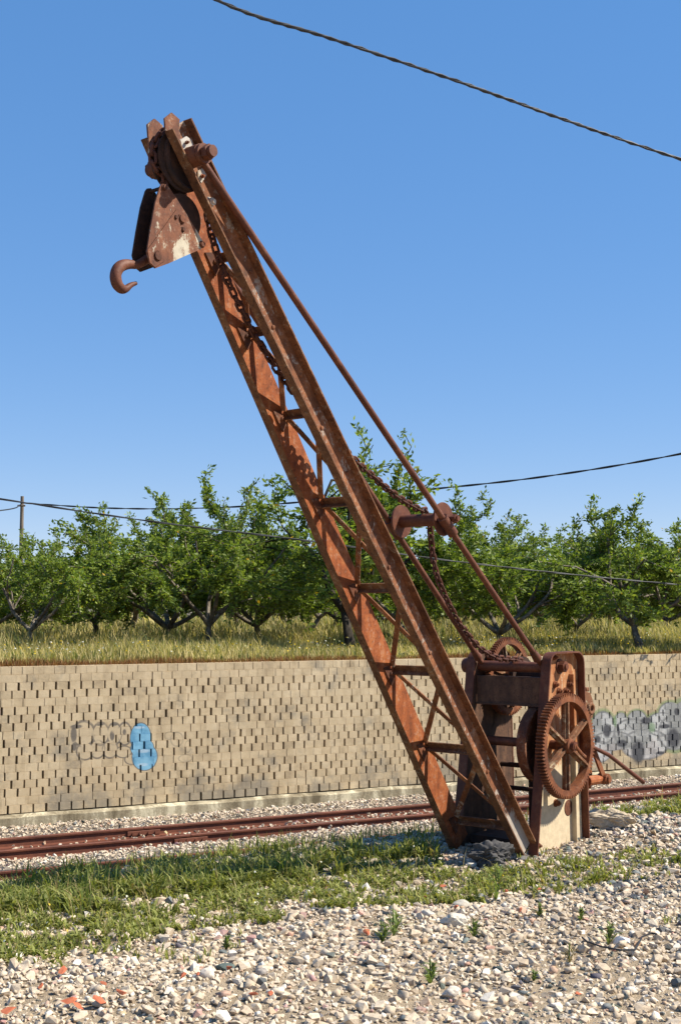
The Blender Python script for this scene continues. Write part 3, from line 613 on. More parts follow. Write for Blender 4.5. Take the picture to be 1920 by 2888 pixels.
def scatter(P, size, cols, npts, nt=36, flat=.75):
    T = [hull_rock(npts, 100 + k + npts * 50, flat) for k in range(nt)]; which = RNG.integers(0, nt, len(P)); VV, FF, CC = [], [], []; off = 0
    for k in range(nt):
        idx = np.where(which == k)[0]
        if not len(idx): continue
        V, Fc = T[k]; R_ = yawm(len(idx), .5); W_ = np.einsum('nij,vj->nvi', R_, V) * size[idx][:, None, None] + P[idx][:, None, :]
        VV.append(W_.reshape(-1, 3)); FF.append((Fc[None] + (np.arange(len(idx)) * len(V))[:, None, None]).reshape(-1, 3) + off); CC.append(np.repeat(cols[idx], len(V), 0)); off += len(idx) * len(V)
    scatter.smooth = np.concatenate([np.full(len(f_), k_ % 4 == 0) for k_, f_ in enumerate(FF)])
    return np.concatenate(VV), np.concatenate(FF), np.concatenate(CC)
m = NT('stone'); co = m.coord('Object'); n1 = m.noise(co, 60, 5, .65); n2 = m.noise(co, 260, 3, .6)
col = m.mix(1.0, m.attr('tint'), m.ramp(n1, [(.3, (.72, .70, .68)), (.55, (1, 1, 1)), (.75, (1.12, 1.1, 1.06))]), 'MULTIPLY'); m.bump(m.math('ADD', n1, n2), .35, .004); M_STONE = m.done(col, .9, 0, .2)
def stone_cols(n, dark):
    c = np.empty((n, 3)); r = RNG.random(n); k = RNG.random((n, 1))
    A = np.array([.45, .355, .25]); B = np.array([.63, .525, .395]); c[:] = A + (B - A) * k
    w = RNG.random(n) < .07; c[w] = np.array([.46, .31, .22]) + RNG.normal(0, .02, (w.sum(), 3))
    w = RNG.random(n) < .08; c[w] = np.array([.70, .63, .52])
    w = r < dark; c[w] = np.array([.13, .135, .13]) + RNG.normal(0, .035, (w.sum(), 1)) + RNG.normal(0, .008, (w.sum(), 3))
    return np.clip(c, .03, .8)
DS = 1.22449                                              # reading scale used for the layout below
def inpoly(Q, poly):
    x, y = Q[:, 0], Q[:, 1]; c = np.zeros(len(Q), bool); j = len(poly) - 1
    for i in range(len(poly)):
        xi, yi = poly[i]; xj, yj = poly[j]
        c ^= ((yi > y) != (yj > y)) & (x < (xj - xi) * (y - yi) / (yj - yi + 1e-9) + xi); j = i
    return c
# ground outlines of the grassy areas, read from the photograph and laid on the platform
G_BACK = [(-700, 2090), (0, 2045), (300, 2020), (600, 1985), (1018, 1945), (1018, 1968), (880, 1990), (690, 2015), (560, 2050), (300, 2075), (0, 2110), (-700, 2180)]
G_MAIN = [(-700, 2110), (0, 2060), (400, 2025), (620, 2020), (700, 2040), (640, 2085), (690, 2110), (560, 2128), (420, 2148), (330, 2170), (200, 2200), (130, 2225), (0, 2235), (-700, 2330)]
G_MID = [(700, 2050), (800, 2020), (870, 1985), (1000, 1990), (1100, 2010), (1250, 2000), (1290, 2030), (1180, 2055), (1050, 2062), (960, 2085), (860, 2100), (720, 2085)]
G_R = [(1240, 2000), (1400, 1985), (1568, 1970), (1568, 2000), (1420, 2020), (1330, 2050), (1220, 2070), (1180, 2050)]
G_EDGE = [(1360, 1868), (1480, 1850), (1568, 1838), (1700, 1830), (1700, 1862), (1540, 1872), (1460, 1890), (1370, 1885)]
def grassy(x, y):
    Q = proj(np.stack([x, y, np.zeros_like(x)], 1)) / DS
    Q = Q + np.stack([(vnoise(x * 3, y * 3, 21) - .5) * 70, (vnoise(x * 3, y * 3, 22) - .5) * 34], 1)
    Q = Q + np.stack([(vnoise(x * 11, y * 11, 23) - .5) * 60, (vnoise(x * 11, y * 11, 24) - .5) * 36], 1)
    pt = .12 + .88 * sm((vnoise(x * 5, y * 5, 31) * .6 + vnoise(x * 13, y * 13, 32) * .4 - .30) / .25)
    d = np.zeros(len(x)); d[inpoly(Q, G_MAIN)] = .6; d[inpoly(Q, G_BACK)] = .95; d[inpoly(Q, G_MID)] = .6; d[inpoly(Q, G_R)] = .32; d[inpoly(Q, G_EDGE)] = .7
    return d * pt, Q
def region(n, y0=4.3, y1=12.5, mx=.5):
    y = np.sqrt(RNG.uniform(y0 ** 2, y1 ** 2, n)); x = RNG.uniform(-1, 1, n) * (y * 960 / F_PX + mx)
    s = x * MH[0] + y * MH[1]; k = s < edge_s(x * RH[0] + y * RH[1]) + .3; return x[k], y[k]
x, y = region(88000); gd, Q = grassy(x, y)
keepm = RNG.random(len(x)) > gd * .8; x, y, Q = x[keepm], y[keepm], Q[keepm]
size = np.clip(RNG.lognormal(math.log(.0125), .50, len(x)), .005, .044)
Pz = gz(x, y) + size * RNG.uniform(-.05, .42, len(x))
dk = .025 + .05 * sm((vnoise(x * 1.3, y * 1.3, 41) - .45) / .3) + .16 * ((Q[:, 0] > 1200) & (Q[:, 1] < 2080)) + .12 * (Q[:, 1] < 2060)
V, Fc, Cc = scatter(np.stack([x, y, Pz], 1), size, stone_cols(len(x), dk), 12)
gm_ = np_mesh('gravel', V, Fc, Cc); gm_.polygons.foreach_set('use_smooth', scatter.smooth); link('gravel', gm_, M_STONE, None, 'stuff')
bpy.data.objects['gravel']['label'] = 'pale crushed limestone gravel on the platform'; bpy.data.objects['gravel']['category'] = 'gravel'
# ballast round the rails
n = 46000; u = RNG.uniform(1.0, 20, n); s = RNG.uniform(12.6, 17.97, n); nearrail = np.min(np.abs(s[:, None] - np.array([16.62, 15.80, 14.55])[None]), 1)
k = (nearrail > .075) | (RNG.random(n) < .06); k &= ~((np.abs(s - 16.2) < .33) & (RNG.random(n) < .75)); u, s = u[k], s[k]
x = RH[0] * u + MH[0] * s; y = RH[1] * u + MH[1] * s; size = np.clip(RNG.lognormal(math.log(.024), .3, len(u)), .01, .05)
zb = gz(x, y) + .03 + size * RNG.uniform(0, .7, len(u)) + .05 * np.exp(-((s - 17.5) / .4) ** 2) + .04 * np.exp(-((s - 15.2) / .35) ** 2)
V, Fc, Cc = scatter(np.stack([x, y, zb], 1), size, stone_cols(len(x), .05), 9)
o = link('ballast', np_mesh('ballast', V, Fc, Cc), M_STONE, None, 'stuff'); o['label'] = 'pale stone ballast around the rails'; o['category'] = 'ballast'

# single rocks
def rock(name, px, py, wpx, hrat, col, label, seed, cat='rock', rough=.12, group=None, sink=.18, sub=3, elong=.8, zoff=0.0):
    P = onz(px * DS, py * DS); w = wpx * DS / F_PX * P[1]; bm = bmesh.new(); bmesh.ops.create_icosphere(bm, subdivisions=sub, radius=1)
    r = np.random.default_rng(seed); pl = r.normal(size=(11, 3)); pl /= np.linalg.norm(pl, axis=1)[:, None]; dd = r.uniform(.62, .92, 11); f1 = r.uniform(0, 50, 3)
    for v in bm.verts:
        c = np.array(v.co)
        for k in range(11):
            e = c @ pl[k] - dd[k]
            if e > 0: c = c - pl[k] * e * .9
        nz = float(vnoise(np.array([c[0] * 3 + f1[0] + c[2] * 2]), np.array([c[1] * 3 + f1[1] + c[2]]), seed)[0]) - .5; nz2 = float(vnoise(np.array([c[0] * 9 + f1[0]]), np.array([c[1] * 9 + c[2] * 9]), seed + 1)[0]) - .5
        c = c * (1 + rough * nz * 2 + rough * .8 * nz2); v.co = (c[0] * w / 2, c[1] * w / 2 * elong, c[2] * w * hrat * .62)
    me = bpy.data.meshes.new(name); bm.to_mesh(me); bm.free(); me.polygons.foreach_set('use_smooth', [True] * len(me.polygons)); me.set_sharp_from_angle(angle=math.radians(28))
    a = me.color_attributes.new('tint', 'FLOAT_COLOR', 'POINT'); a.data.foreach_set('color', np.tile(np.array(list(col) + [1.0], np.float32), len(me.vertices)))
    o = link(name, me, M_STONE); o.location = (P[0], P[1] + w * .2, float(gz(P[0], P[1])) + w * hrat * (.5 - sink) + zoff); o.rotation_euler = (0, 0, r.uniform(-.4, .4)); return tag(o, label, cat, group)
rock('slag_lump', 1136, 2000, 104, .50, (.085, .08, .076), 'dark pitted slag lump in front of the crane base', 3, 'rock', .42, sub=5, sink=.12)
rock('rock', 1410, 1926, 116, .36, (.50, .41, .29), 'long flat buff boulder beside the cream side frame', 5, rough=.30, sub=5, sink=.08, elong=.5)
rock('rock', 1047, 2138, 66, .42, (.56, .50, .40), 'pale block-like stone lying in gravel below the grass', 8, rough=.14, sub=4)
rock('rock', 985, 2118, 34, .5, (.46, .42, .36), 'grey buff stone next to the pale block-like stone', 11)
rock('rock', 1065, 2090, 44, .4, (.44, .40, .33), 'grey flat stone at the lower edge of the grass strip', 13)
rock('rock', 1010, 2058, 0.1 + 24, .8, (.62, .58, .5), 'white rounded stone half sunk at the grass edge', 14)
rock('rock', 705, 2168, 34, .7, (.50, .42, .33), 'rounded buff stone on the gravel below the grass', 15)
rock('rock', 478, 2268, 40, .62, (.55, .48, .40), 'pale pink stone amid red tile shards', 16)
rock('rock', 603, 2418 - 160, 30, .6, (.50, .44, .37), 'buff angular stone near dark grey cobble', 17)
rock('rock', 602, 2282, 28, .7, (.12, .125, .12), 'dark grey cobble on the pale gravel', 18)
rock('rock', 520, 2247, 46, .3, (.10, .125, .11), 'flat dark green-grey stone on the pale gravel', 19)
rock('rock', 1040, 2300, 46, .6, (.60, .53, .43), 'large pale stone low in the open gravel', 20)
rock('rock', 1110, 1985, 30, .6, (.55, .48, .40), 'pinkish stone leaning beside the slag lump', 23)
rock('rock', 1085, 1990, 24, .6, (.62, .54, .44), 'cream stone between the jib foot and slag lump', 24)
rock('rock', 1205, 1985, 34, .4, (.16, .155, .15), 'grey rubble stone at the foot of the jib beam', 25)
TILES = [(145, 2262, 30), (95, 2298, 20), (160, 2330, 30), (180, 2342, 34), (230, 2330, 34), (240, 2296, 22), (280, 2318, 26), (420, 2282, 26), (455, 2275, 14), (585, 2318, 20), (625, 2318, 24), (530, 2260, 16), (1018, 2044, 16), (1240, 2058, 16), (1165, 2060, 12), (1198, 2118, 16), (1050, 2108, 14), (845, 2165, 18), (20, 2352, 30), (1330, 2300, 20), (980, 2072, 12)]
m = NT('terracotta'); co = m.coord('Object'); n1 = m.noise(co, 50, 5, .7); M_TILE = m.done(m.ramp(n1, [(.3, (.33, .085, .04)), (.7, (.46, .15, .075))]), .85, 0, .2)
for i, (px, py, w) in enumerate(TILES):
    P = onz(px * DS, py * DS); w = 1.35 * w * DS / F_PX * P[1]; V, Fc = hull_rock(9, 900 + i); V = V * np.array([w * .5, w * .42, .009 / .6]); mb = MB().add(V, [tuple(f) for f in Fc])
    o = mb.build('tile_shard', M_TILE, None, False); o.location = (P[0], P[1], float(gz(P[0], P[1])) + .034); o.rotation_euler = (random.uniform(-.5, .5), random.uniform(-.5, .5), random.uniform(0, 6)); tag(o, 'broken red terracotta tile shard lying among the pale gravel', 'tile shard', 'red tile shards in the gravel')
P = onz(1430 * DS, 2183 * DS); m = NT('white_plastic'); M_PLA = m.done((.75, .77, .8), .4)
V, Fc = hull_rock(14, 77); mb = MB().add(V * np.array([.05, .03, .03]), [tuple(f) for f in Fc]); o = mb.build('plastic_scrap', M_PLA, None, False); o.location = (P[0], P[1], float(gz(P[0], P[1])) + .02); tag(o, 'crumpled white plastic scrap beside a weed in gravel', 'litter')
m = NT('black_rubber'); M_BLK = m.done((.025, .025, .028), .6)
cp = [onz(a_ * DS, b_ * DS) for a_, b_ in ((1340, 2185), (1352, 2200), (1385, 2212), (1430, 2216), (1462, 2210), (1470, 2195), (1478, 2182), (1500, 2178), (1512, 2182))]
base = cp[0]; tag(MB().tube([Vector(p_ - base) + Vector((0, 0, .035 + .01 * math.sin(i))) for i, p_ in enumerate(cp)], .0045, 6).build('wire_scrap', M_BLK, None), 'loose loop of black wire lying on the gravel', 'wire').location = (base[0], base[1], float(gz(base[0], base[1])))

# ------------------------------------------------------------------ grass and weeds
def leaf_mat(name, trans=.35, rough=.6):
    m = NT(name); c = m.attr('tint'); m.put(m.b.inputs['Base Color'], c); m.b.inputs['Roughness'].default_value = rough; m.b.inputs['Specular IOR Level'].default_value = .25
    tr = m.n.new('ShaderNodeBsdfTranslucent'); m.t.links.new(m.mix(1.0, c, (1.3, 1.35, .6), 'MULTIPLY'), tr.inputs[0]); mx = m.n.new('ShaderNodeMixShader'); mx.inputs[0].default_value = trans
    m.t.links.new(m.b.outputs[0], mx.inputs[1]); m.t.links.new(tr.outputs[0], mx.inputs[2]); m.t.links.new(mx.outputs[0], m.out.inputs[0]); return m.m
M_GRASS = leaf_mat('grass'); M_LEAF = leaf_mat('leaf', .38, .45)
def blades(P, h, w, lean, col, droop=.5, az=None):        # 5-vertex, 3-triangle blades
    n = len(P); a = RNG.uniform(0, 6.283, n) if az is None else az; dx, dy = np.cos(a), np.sin(a); t = a + RNG.uniform(.9, 2.2, n); wx, wy = np.cos(t) * w / 2, np.sin(t) * w / 2
    mid = P + np.stack([dx * lean * h * .4, dy * lean * h * .4, h * .6], 1); tip = P + np.stack([dx * lean * h, dy * lean * h, h * (1 - droop * lean * .5)], 1)
    Wv = np.stack([wx, wy, np.zeros(n)], 1); V = np.stack([P - Wv * .7, P + Wv * .7, mid + Wv, mid - Wv, tip], 1).reshape(-1, 3)
    b = (np.arange(n) * 5)[:, None]; Fc = np.concatenate([b + [0, 1, 2], b + [0, 2, 3], b + [3, 2, 4]], 0); return V, Fc, np.repeat(col, 5, 0)
def cat(L):
    o = 0; VV, FF, CC = [], [], []
    for V, Fc, C in L: VV.append(V); FF.append(Fc + o); CC.append(C); o += len(V)
    return np.concatenate(VV), np.concatenate(FF), np.concatenate(CC)
def green(n, a=(.135, .160, .030), b=(.33, .33, .095), dry=.15):
    k = RNG.random((n, 1)); c = np.array(a) + (np.array(b) - np.array(a)) * k; w = RNG.random(n) < dry; c[w] = np.array([.28, .22, .09]) * RNG.uniform(.7, 1.2, (w.sum(), 1)); return c
L = []
# leafy tufts
x, y = region(62000, 4.6, 12.5, .8); gd, Q = grassy(x, y); k = RNG.random(len(x)) < gd * .95; x, y, Q, gd = x[k], y[k], Q[k], gd[k]
nt = 7; X = np.repeat(x, nt) + RNG.normal(0, .016, len(x) * nt); Y = np.repeat(y, nt) + RNG.normal(0, .016, len(x) * nt); back = np.repeat((inpoly(Q, G_BACK)) * 1.0, nt); hh = np.repeat(RNG.uniform(.6, 1.25, len(x)), nt)
h = hh * RNG.uniform(.022, .072, len(X)) * (1 + back * .9); tone = np.repeat(RNG.uniform(.75, 1.25, (len(x), 1)), nt, 0)
L.append(blades(np.stack([X, Y, gz(X, Y)], 1), h, RNG.uniform(.006, .016, len(X)), RNG.uniform(.3, 1.4, len(X)), green(len(X), dry=.07) * tone))
# taller thin blades along the platform edge
x, y = region(60000, 6, 12, .8); gd, Q = grassy(x, y); k = inpoly(Q, G_BACK) & (RNG.random(len(x)) < .75 * sm((vnoise(x * 2.4, y * 2.4, 35) - .2) / .4)); x, y = x[k], y[k]
L.append(blades(np.stack([x, y, gz(x, y)], 1), RNG.uniform(.07, .20, len(x)), RNG.uniform(.004, .008, len(x)), RNG.uniform(.05, .6, len(x)), green(len(x), (.09, .13, .022), (.22, .25, .06), .15)))
# small low leaves growing between the stones, and the bank beyond the edge
x, y = region(2600, 4.6, 12, .8); gd, Q = grassy(x, y); k = (gd < .1) & (vnoise(x * 1.7, y * 1.7, 55) > .62) & (Q[:, 1] < 2230); x, y = x[k], y[k]; X = np.repeat(x, 7) + RNG.normal(0, .012, len(x) * 7); Y = np.repeat(y, 7) + RNG.normal(0, .012, len(x) * 7)
L.append(blades(np.stack([X, Y, gz(X, Y) + .01], 1), RNG.uniform(.02, .06, len(X)), RNG.uniform(.005, .010, len(X)), RNG.uniform(.2, 1.1, len(X)), green(len(X), dry=.15)))
n = 14000; u = RNG.uniform(-1, 12, n); s = edge_s(u) + RNG.uniform(-.1, 2.2, n); x = RH[0] * u + MH[0] * s; y = RH[1] * u + MH[1] * s; k = vnoise(x * 1.1, y * 1.1, 61) > np.where(proj(np.stack([x, y, 0 * x], 1))[:, 0] > 1350, .6, .3); x, y = x[k], y[k]
L.append(blades(np.stack([x, y, gz(x, y)], 1), RNG.uniform(.05, .14, len(x)), RNG.uniform(.005, .009, len(x)), RNG.uniform(.1, .8, len(x)), green(len(x), dry=.15)))
x, y = region(5000, 5, 12, .8); gd, Q = grassy(x, y); k = RNG.random(len(x)) < gd * .35; x, y = x[k], y[k]
L.append(blades(np.stack([x, y, gz(x, y) + RNG.uniform(.03, .11, len(x))], 1), np.full(len(x), .012), RNG.uniform(.008, .014, len(x)), np.full(len(x), .9), np.where((RNG.random(len(x)) < .7)[:, None], np.array([.72, .70, .62]), np.array([.70, .50, .05]))))
x, y = region(9000, 5, 12, .8); gd, Q = grassy(x, y); k = RNG.random(len(x)) < gd * .6; x, y = x[k], y[k]
L.append(blades(np.stack([x, y, gz(x, y)], 1), RNG.uniform(.08, .20, len(x)), np.full(len(x), .004), RNG.uniform(.1, .9, len(x)), np.array([.42, .34, .17]) * RNG.uniform(.6, 1.2, (len(x), 1))))
V, Fc, Cc = cat(L); o = link('grass', np_mesh('grass', V, Fc, Cc), M_GRASS, None, 'stuff'); o['label'] = 'short green grass and weeds on the platform'; o['category'] = 'grass'
# single weeds standing in the gravel
WEEDS = [(1400, 2185, 42, 'tall grass-like weed sprouting beside the white plastic scrap'), (1090, 2172 - 10, 34, 'leafy weed among stones below the pale block-like stone'), (1240, 2120, 26, 'small dark green weed in the open gravel'), (905, 2165, 56, 'tall branching weed on the gravel below the grass strip'), (1310, 2225, 40, 'thin dry reddish weed stalk standing in the gravel'), (990, 2270, 44, 'slender green seedling in the pale gravel'), (1140, 2072, 70, 'tallest pale green weed at the end of the grass strip'), (1228, 2262, 20, 'tiny bright green sprout alone in gravel'), (1335, 2130, 26, 'low rosette weed at the right of the gravel'), (880, 2175, 40, 'bushy grey-green weed beside the tall branching weed'), (520, 2190, 26, 'small leafy weed at the gravel edge near dark flat stone')]
for i, (px, py, hpx, lab) in enumerate(WEEDS):
    P = onz(px * DS, py * DS); H_ = hpx * DS / F_PX * P[1] * 1.5; n = 34; dry = 'dry' in lab
    t = RNG.uniform(0, 1, n); st_ = np.stack([.12 * t * H_, .05 * t * H_, t ** 1.3 * H_ * .62], 1); az = RNG.uniform(0, 6.283, n)
    c = green(n, (.12, .17, .05), (.25, .30, .10), 1.0 if dry else .05)
    V1 = blades(st_, H_ * RNG.uniform(.22, .6, n) * (1.1 - .6 * t), RNG.uniform(.008, .015, n) * (.4 if dry else 1), RNG.uniform(.5, 1.5, n), c, .5, az)
    V2 = blades(np.repeat(np.array([[0, 0, 0.]]), 3, 0), np.full(3, H_), np.full(3, .006), RNG.uniform(.02, .12, 3), green(3, (.1, .14, .04), (.14, .18, .06), .0))
    V, Fc, Cc = cat([V1, V2]); o = link('weed', np_mesh('weed', V, Fc, Cc), M_GRASS); o.location = (P[0], P[1], float(gz(P[0], P[1]))); tag(o, lab, 'weed')
# orchard meadow behind the wall
L = []
def strip(n, s0, s1, hmin, hmax, w, cf, power=1.0, z=0.0):
    s = S_WALL + s0 + (s1 - s0) * RNG.random(n) ** power; Yr = s / MH[1]; u = RNG.uniform(.16, 1.0, n); u = (s - S_WALL) * .25 + 3 + (16 + (s - S_WALL) * 1.0) * RNG.random(n) - (s - S_WALL) * .35
    x = RH[0] * u + MH[0] * s; y = RH[1] * u + MH[1] * s; cl = .5 + .9 * vnoise(x * 1.1, y * 1.1, 71)
    L.append(blades(np.stack([x, y, gz(x, y) + z], 1), RNG.uniform(hmin, hmax, n) * cl, w * RNG.uniform(.7, 1.3, n), RNG.uniform(.05, .7, n), cf(n, x, y)))
def meadow(n, x, y):
    k = RNG.random((n, 1)) ** .6; f = vnoise(x * .5, y * .5, 81)[:, None]; g1 = np.array([.19, .19, .055]); d1 = np.array([.60, .48, .22]); c = g1 * (1 - k) + d1 * k; c = c * (.75 + .5 * f); w = RNG.random(n) < .2; c[w] = np.array([.13, .165, .04]) * RNG.uniform(.7, 1.3, (w.sum(), 1)); return c
strip(60000, .35, 7, .08, .34, .011, meadow); strip(40000, 5, 24, .2, .55, .018, meadow); strip(12000, 2.5, 9, .2, .5, .010, meadow); strip(12000, 22, 70, .3, .6, .07, meadow)
strip(20000, .14, .75, .04, .17, .009, lambda n, x, y: np.array([.20, .085, .035]) * RNG.uniform(.5, 1.4, (n, 1)) + RNG.uniform(0, .05, (n, 1)) * np.array([.6, .8, .2]))
fl = lambda n, x, y: np.where((RNG.random(n) < .55)[:, None], np.array([.75, .52, .03]), np.array([.7, .68, .6]))
s = S_WALL + RNG.uniform(.5, 3.5, 900); u = 3 + 17 * RNG.random(900); x = RH[0] * u + MH[0] * s; y = RH[1] * u + MH[1] * s; k = vnoise(x * .6, y * .6, 91) > .5; x, y = x[k], y[k]
L.append(blades(np.stack([x, y, gz(x, y) + RNG.uniform(.18, .34, len(x))], 1), np.full(len(x), .022), np.full(len(x), .03), np.full(len(x), .9), fl(len(x), x, y)))
V, Fc, Cc = cat(L); o = link('meadow_grass', np_mesh('meadow_grass', V, Fc, Cc), M_GRASS, None, 'stuff'); o['label'] = 'dry meadow grass with flowers under the orchard trees'; o['category'] = 'grass'

# ------------------------------------------------------------------ almond trees
m = NT('bark'); co = m.coord('Object', scale=(1, 1, .4)); n1 = m.noise(co, 14, 6, .7); n2 = m.noise(m.coord('Object'), 3, 3, .6)
col = m.ramp(n1, [(.32, (.045, .035, .026)), (.55, (.17, .145, .115)), (.72, (.36, .32, .265))]); col = m.mix(m.math('MULTIPLY', m.step(n2, .62, .72), .7), col, (.32, .19, .03)); m.bump(n1, .8, .02); M_BARK = m.done(col, .95, 0, .1)
m = NT('dark_bark'); n1 = m.noise(m.coord('Object', scale=(1, 1, .4)), 14, 6, .7); m.bump(n1, .8, .02); M_BARKD = m.done(m.ramp(n1, [(.3, (.014, .012, .010)), (.7, (.07, .058, .046))]), .95, 0, .1)
def almond(seed, H=3.5, spread=1.35, forks=4, nleaf=20000, trunk_h=.55, tone=1.0):
    r = random.Random(seed); rn = np.random.default_rng(seed); mb = MB(); twigs = []
    def perp(d): return Vector((r.gauss(0, 1), r.gauss(0, 1), r.gauss(0, 1))).cross(d).normalized()
    def grow(p, d, ln, rad, lvl):
        pts = [p]; rr = [rad]; n = 4
        for k in range(n):
            d = (d + perp(d) * r.uniform(0, .28) + Vector((0, 0, (.10 if lvl < 3 else .02) if lvl else 0))).normalized(); p = p + d * (ln / n)
            if p.z > H * 1.02: d = (d + Vector((0, 0, -.7))).normalized()
            pts.append(p); rr.append(rad * (1 - .42 * (k + 1) / n))
        if rad > .002 : mb.tube(pts, rr, 6 if lvl < 2 else 4 if lvl < 3 else 3, False)
        if lvl >= 3: twigs.append(pts)
        if lvl >= 4: return
        kids = forks if lvl == 0 else r.choice((3, 4)) if lvl == 1 else r.choice((3, 4, 5)) if lvl == 2 else r.choice((2, 3))
        for k in range(kids):
            f = 1.0 if lvl == 0 else r.uniform(.35, 1.0); q = pts[min(n, max(1, round(f * n)))]
            if lvl == 0:
                a_ = 2 * math.pi * (k + r.uniform(-.25, .25)) / kids; nd = Vector((math.cos(a_) * spread, math.sin(a_) * spread, r.uniform(.75, 1.3))).normalized()
            else:
                nd = (d + perp(d) * r.uniform(.45, 1.15) * (spread * .8)).normalized()
                if q.z < trunk_h + .25 and nd.z < .0: nd.z = abs(nd.z) * .5 + .05; nd.normalize()
                elif lvl >= 2 and r.random() < .5 and q.z > .75: nd.z -= .8; nd.normalize()
            grow(q, nd, ln * r.uniform(.62, .9) if lvl else H * r.uniform(.26, .36), rad * (.58 if lvl else .62), lvl + 1)
    grow(Vector((0, 0, -.12)), Vector((r.uniform(-.25, .25), r.uniform(-.25, .25), 1)).normalized(), trunk_h + .12, .072, 0)
    # upright shoots at the top
    tops = sorted(twigs, key=lambda t_: -t_[-1].z)[:26]
    for t_ in r.sample(tops, 7):
        p = t_[-1]; pts = [p + Vector((r.uniform(-.03, .03) * k, r.uniform(-.03, .03) * k, r.uniform(.08, .13) * k)) for k in range(5)]; mb.tube(pts, [.008, .007, .006, .005, .003], 3, False); twigs.append(pts)
    A = []; 
    for t_ in twigs:
        for a_, b_ in zip(t_, t_[1:]): A.append((a_, b_))
    S0 = np.array([a_[:] for a_, b_ in A]); S1 = np.array([b_[:] for a_, b_ in A]); ln = np.linalg.norm(S1 - S0, axis=1); idx = rn.choice(len(A), nleaf, p=ln / ln.sum())
    cl = vnoise(S0[:, 0] * 2.1 + S0[:, 2] * 1.3 + seed, S0[:, 1] * 2.1 + S0[:, 2], seed)                       # some twigs bare, some full
    k = rn.random(nleaf) < .12 + 1.25 * cl[idx]; idx = idx[k]; n = len(idx); f = rn.random((n, 1)); P = S0[idx] * (1 - f) + S1[idx] * f + rn.normal(0, .035, (n, 3))
    D = rn.normal(0, 1, (n, 3)) + (S1 - S0)[idx] / ln[idx][:, None] * 1.0 + np.array([0, 0, .25]); D /= np.linalg.norm(D, axis=1)[:, None]
    Sd = np.cross(D, rn.normal(0, 1, (n, 3))); Sd /= np.linalg.norm(Sd, axis=1)[:, None]; l_ = rn.uniform(.045, .098, (n, 1)); w_ = l_ * rn.uniform(.17, .27, (n, 1))
    V = np.stack([P, P + D * l_ * .45 + Sd * w_, P + D * l_, P + D * l_ * .45 - Sd * w_], 1).reshape(-1, 3); Fc = np.arange(n * 4).reshape(-1, 4)
    c = np.array([.075, .125, .020]) + (np.array([.245, .300, .055]) - np.array([.075, .125, .020])) * rn.random((n, 1)); c *= tone * (.8 + .45 * rn.random((len(A), 1))[idx]); w = rn.random(n) < .006; c[w] = (.45, .28, .02)
    lm = np_mesh('crown', V, Fc, np.repeat(c, 4, 0)); lm.materials.append(M_LEAF)
    tm = bpy.data.meshes.new('trunk'); tm.from_pydata(mb.v, [], mb.f); tm.polygons.foreach_set('use_smooth', [True] * len(tm.polygons)); return tm, lm, float(V[:, 2].max())
VARS = [almond(1, 3.5, 1.3, 4, 26000), almond(2, 3.3, 1.5, 4, 26000, .40), almond(3, 3.4, 1.2, 4, 24000, .50), almond(5, 3.2, 1.5, 5, 28000, .35), almond(9, 3.6, 1.1, 3, 24000, .65), almond(12, 2.6, 1.7, 6, 26000, .10)]
def tree(px, top_py, Y, var, rz, label, group=None, bark=M_BARK, wide=1.0, dense=None):
    q = aty(px * DS, 1480 * DS, Y); x, y = q[0], q[1]; z = float(gz(x, y)); top = aty(px * DS, top_py * DS, Y)[2]; tm, lm, h0 = VARS[var]; k = (top - z) / h0
    e = empty('almond_tree', (x, y, z), rz); e.scale = (k * wide, k * wide, k); e.scale.x *= 1.22; e.scale.y *= 1.22; tag(e, label, 'tree', group)
    a = link('trunk', tm, bark, e); b = link('crown', lm, None, e)
    if bark is not M_BARK: a.data = tm.copy(); a.data.materials.clear(); a.data.materials.append(bark)
    return e
tree(-40, 1170, 25, 1, 1.0, 'almond tree cut by the picture edge beyond the wall')
tree(75, 1185, 23.5, 2, .3, 'slender almond tree close to the wall beside the utility pole')
tree(225, 1165, 29, 0, 2.1, 'almond tree with forked leaning trunk beside the biggest one')
tree(375, 1078, 27, 3, 4.0, 'biggest broad almond tree with many limbs from its base', wide=1.12)
tree(482, 1120, 24.5, 2, 5.1, 'almond tree with pale crooked trunk right of the biggest tree')
tree(600, 1130, 28, 1, 3.3, 'almond tree with a slanted forked trunk short of the jib')
tree(705, 1190, 33, 4, 1.4, 'young almond tree with thin V-shaped trunk')
tree(812, 965, 24.5, 4, 2.6, 'tallest dark-trunked almond tree directly behind the jib', bark=M_BARKD)
tree(955, 1105, 29, 0, .6, 'almond tree seen behind the hanging chain')
tree(1155, 1105, 25.5, 3, 1.9, 'round almond tree behind the tie rod and drum gear', wide=1.05)
tree(1315, 1180, 31, 1, 4.4, 'low-limbed almond tree behind its two rounder neighbours')
tree(1478, 1118, 25, 0, 5.4, 'almond tree with dark double trunk above the grey graffiti')
tree(1620, 1130, 25.5, 2, .9, 'almond tree at the end of the row beyond the graffiti')
back = [(-120, 1200, 36), (130, 1215, 38), (300, 1180, 40), (540, 1190, 37), (660, 1185, 42), (770, 1200, 39), (890, 1180, 38), (1050, 1190, 41), (1240, 1185, 38), (1400, 1215, 42), (1540, 1190, 39), (1700, 1190, 40)]
for i, (px, ty, Y) in enumerate(back): tree(px, ty, Y, (i * 2 + 1) % 5, i * 1.3, 'leafy almond tree in the back row of the orchard', 'back row of almond trees', wide=1.15)
far = [(-60 + 62 * i + (i * 37) % 30, 1275 + (i * 53) % 45, 52 + (i * 29) % 16) for i in range(29)]
for i, (px, ty, Y) in enumerate(far): tree(px, ty, Y, 5, i * 2.1, 'distant leafy tree far behind the orchard rows', 'distant trees behind the orchard', wide=1.9)
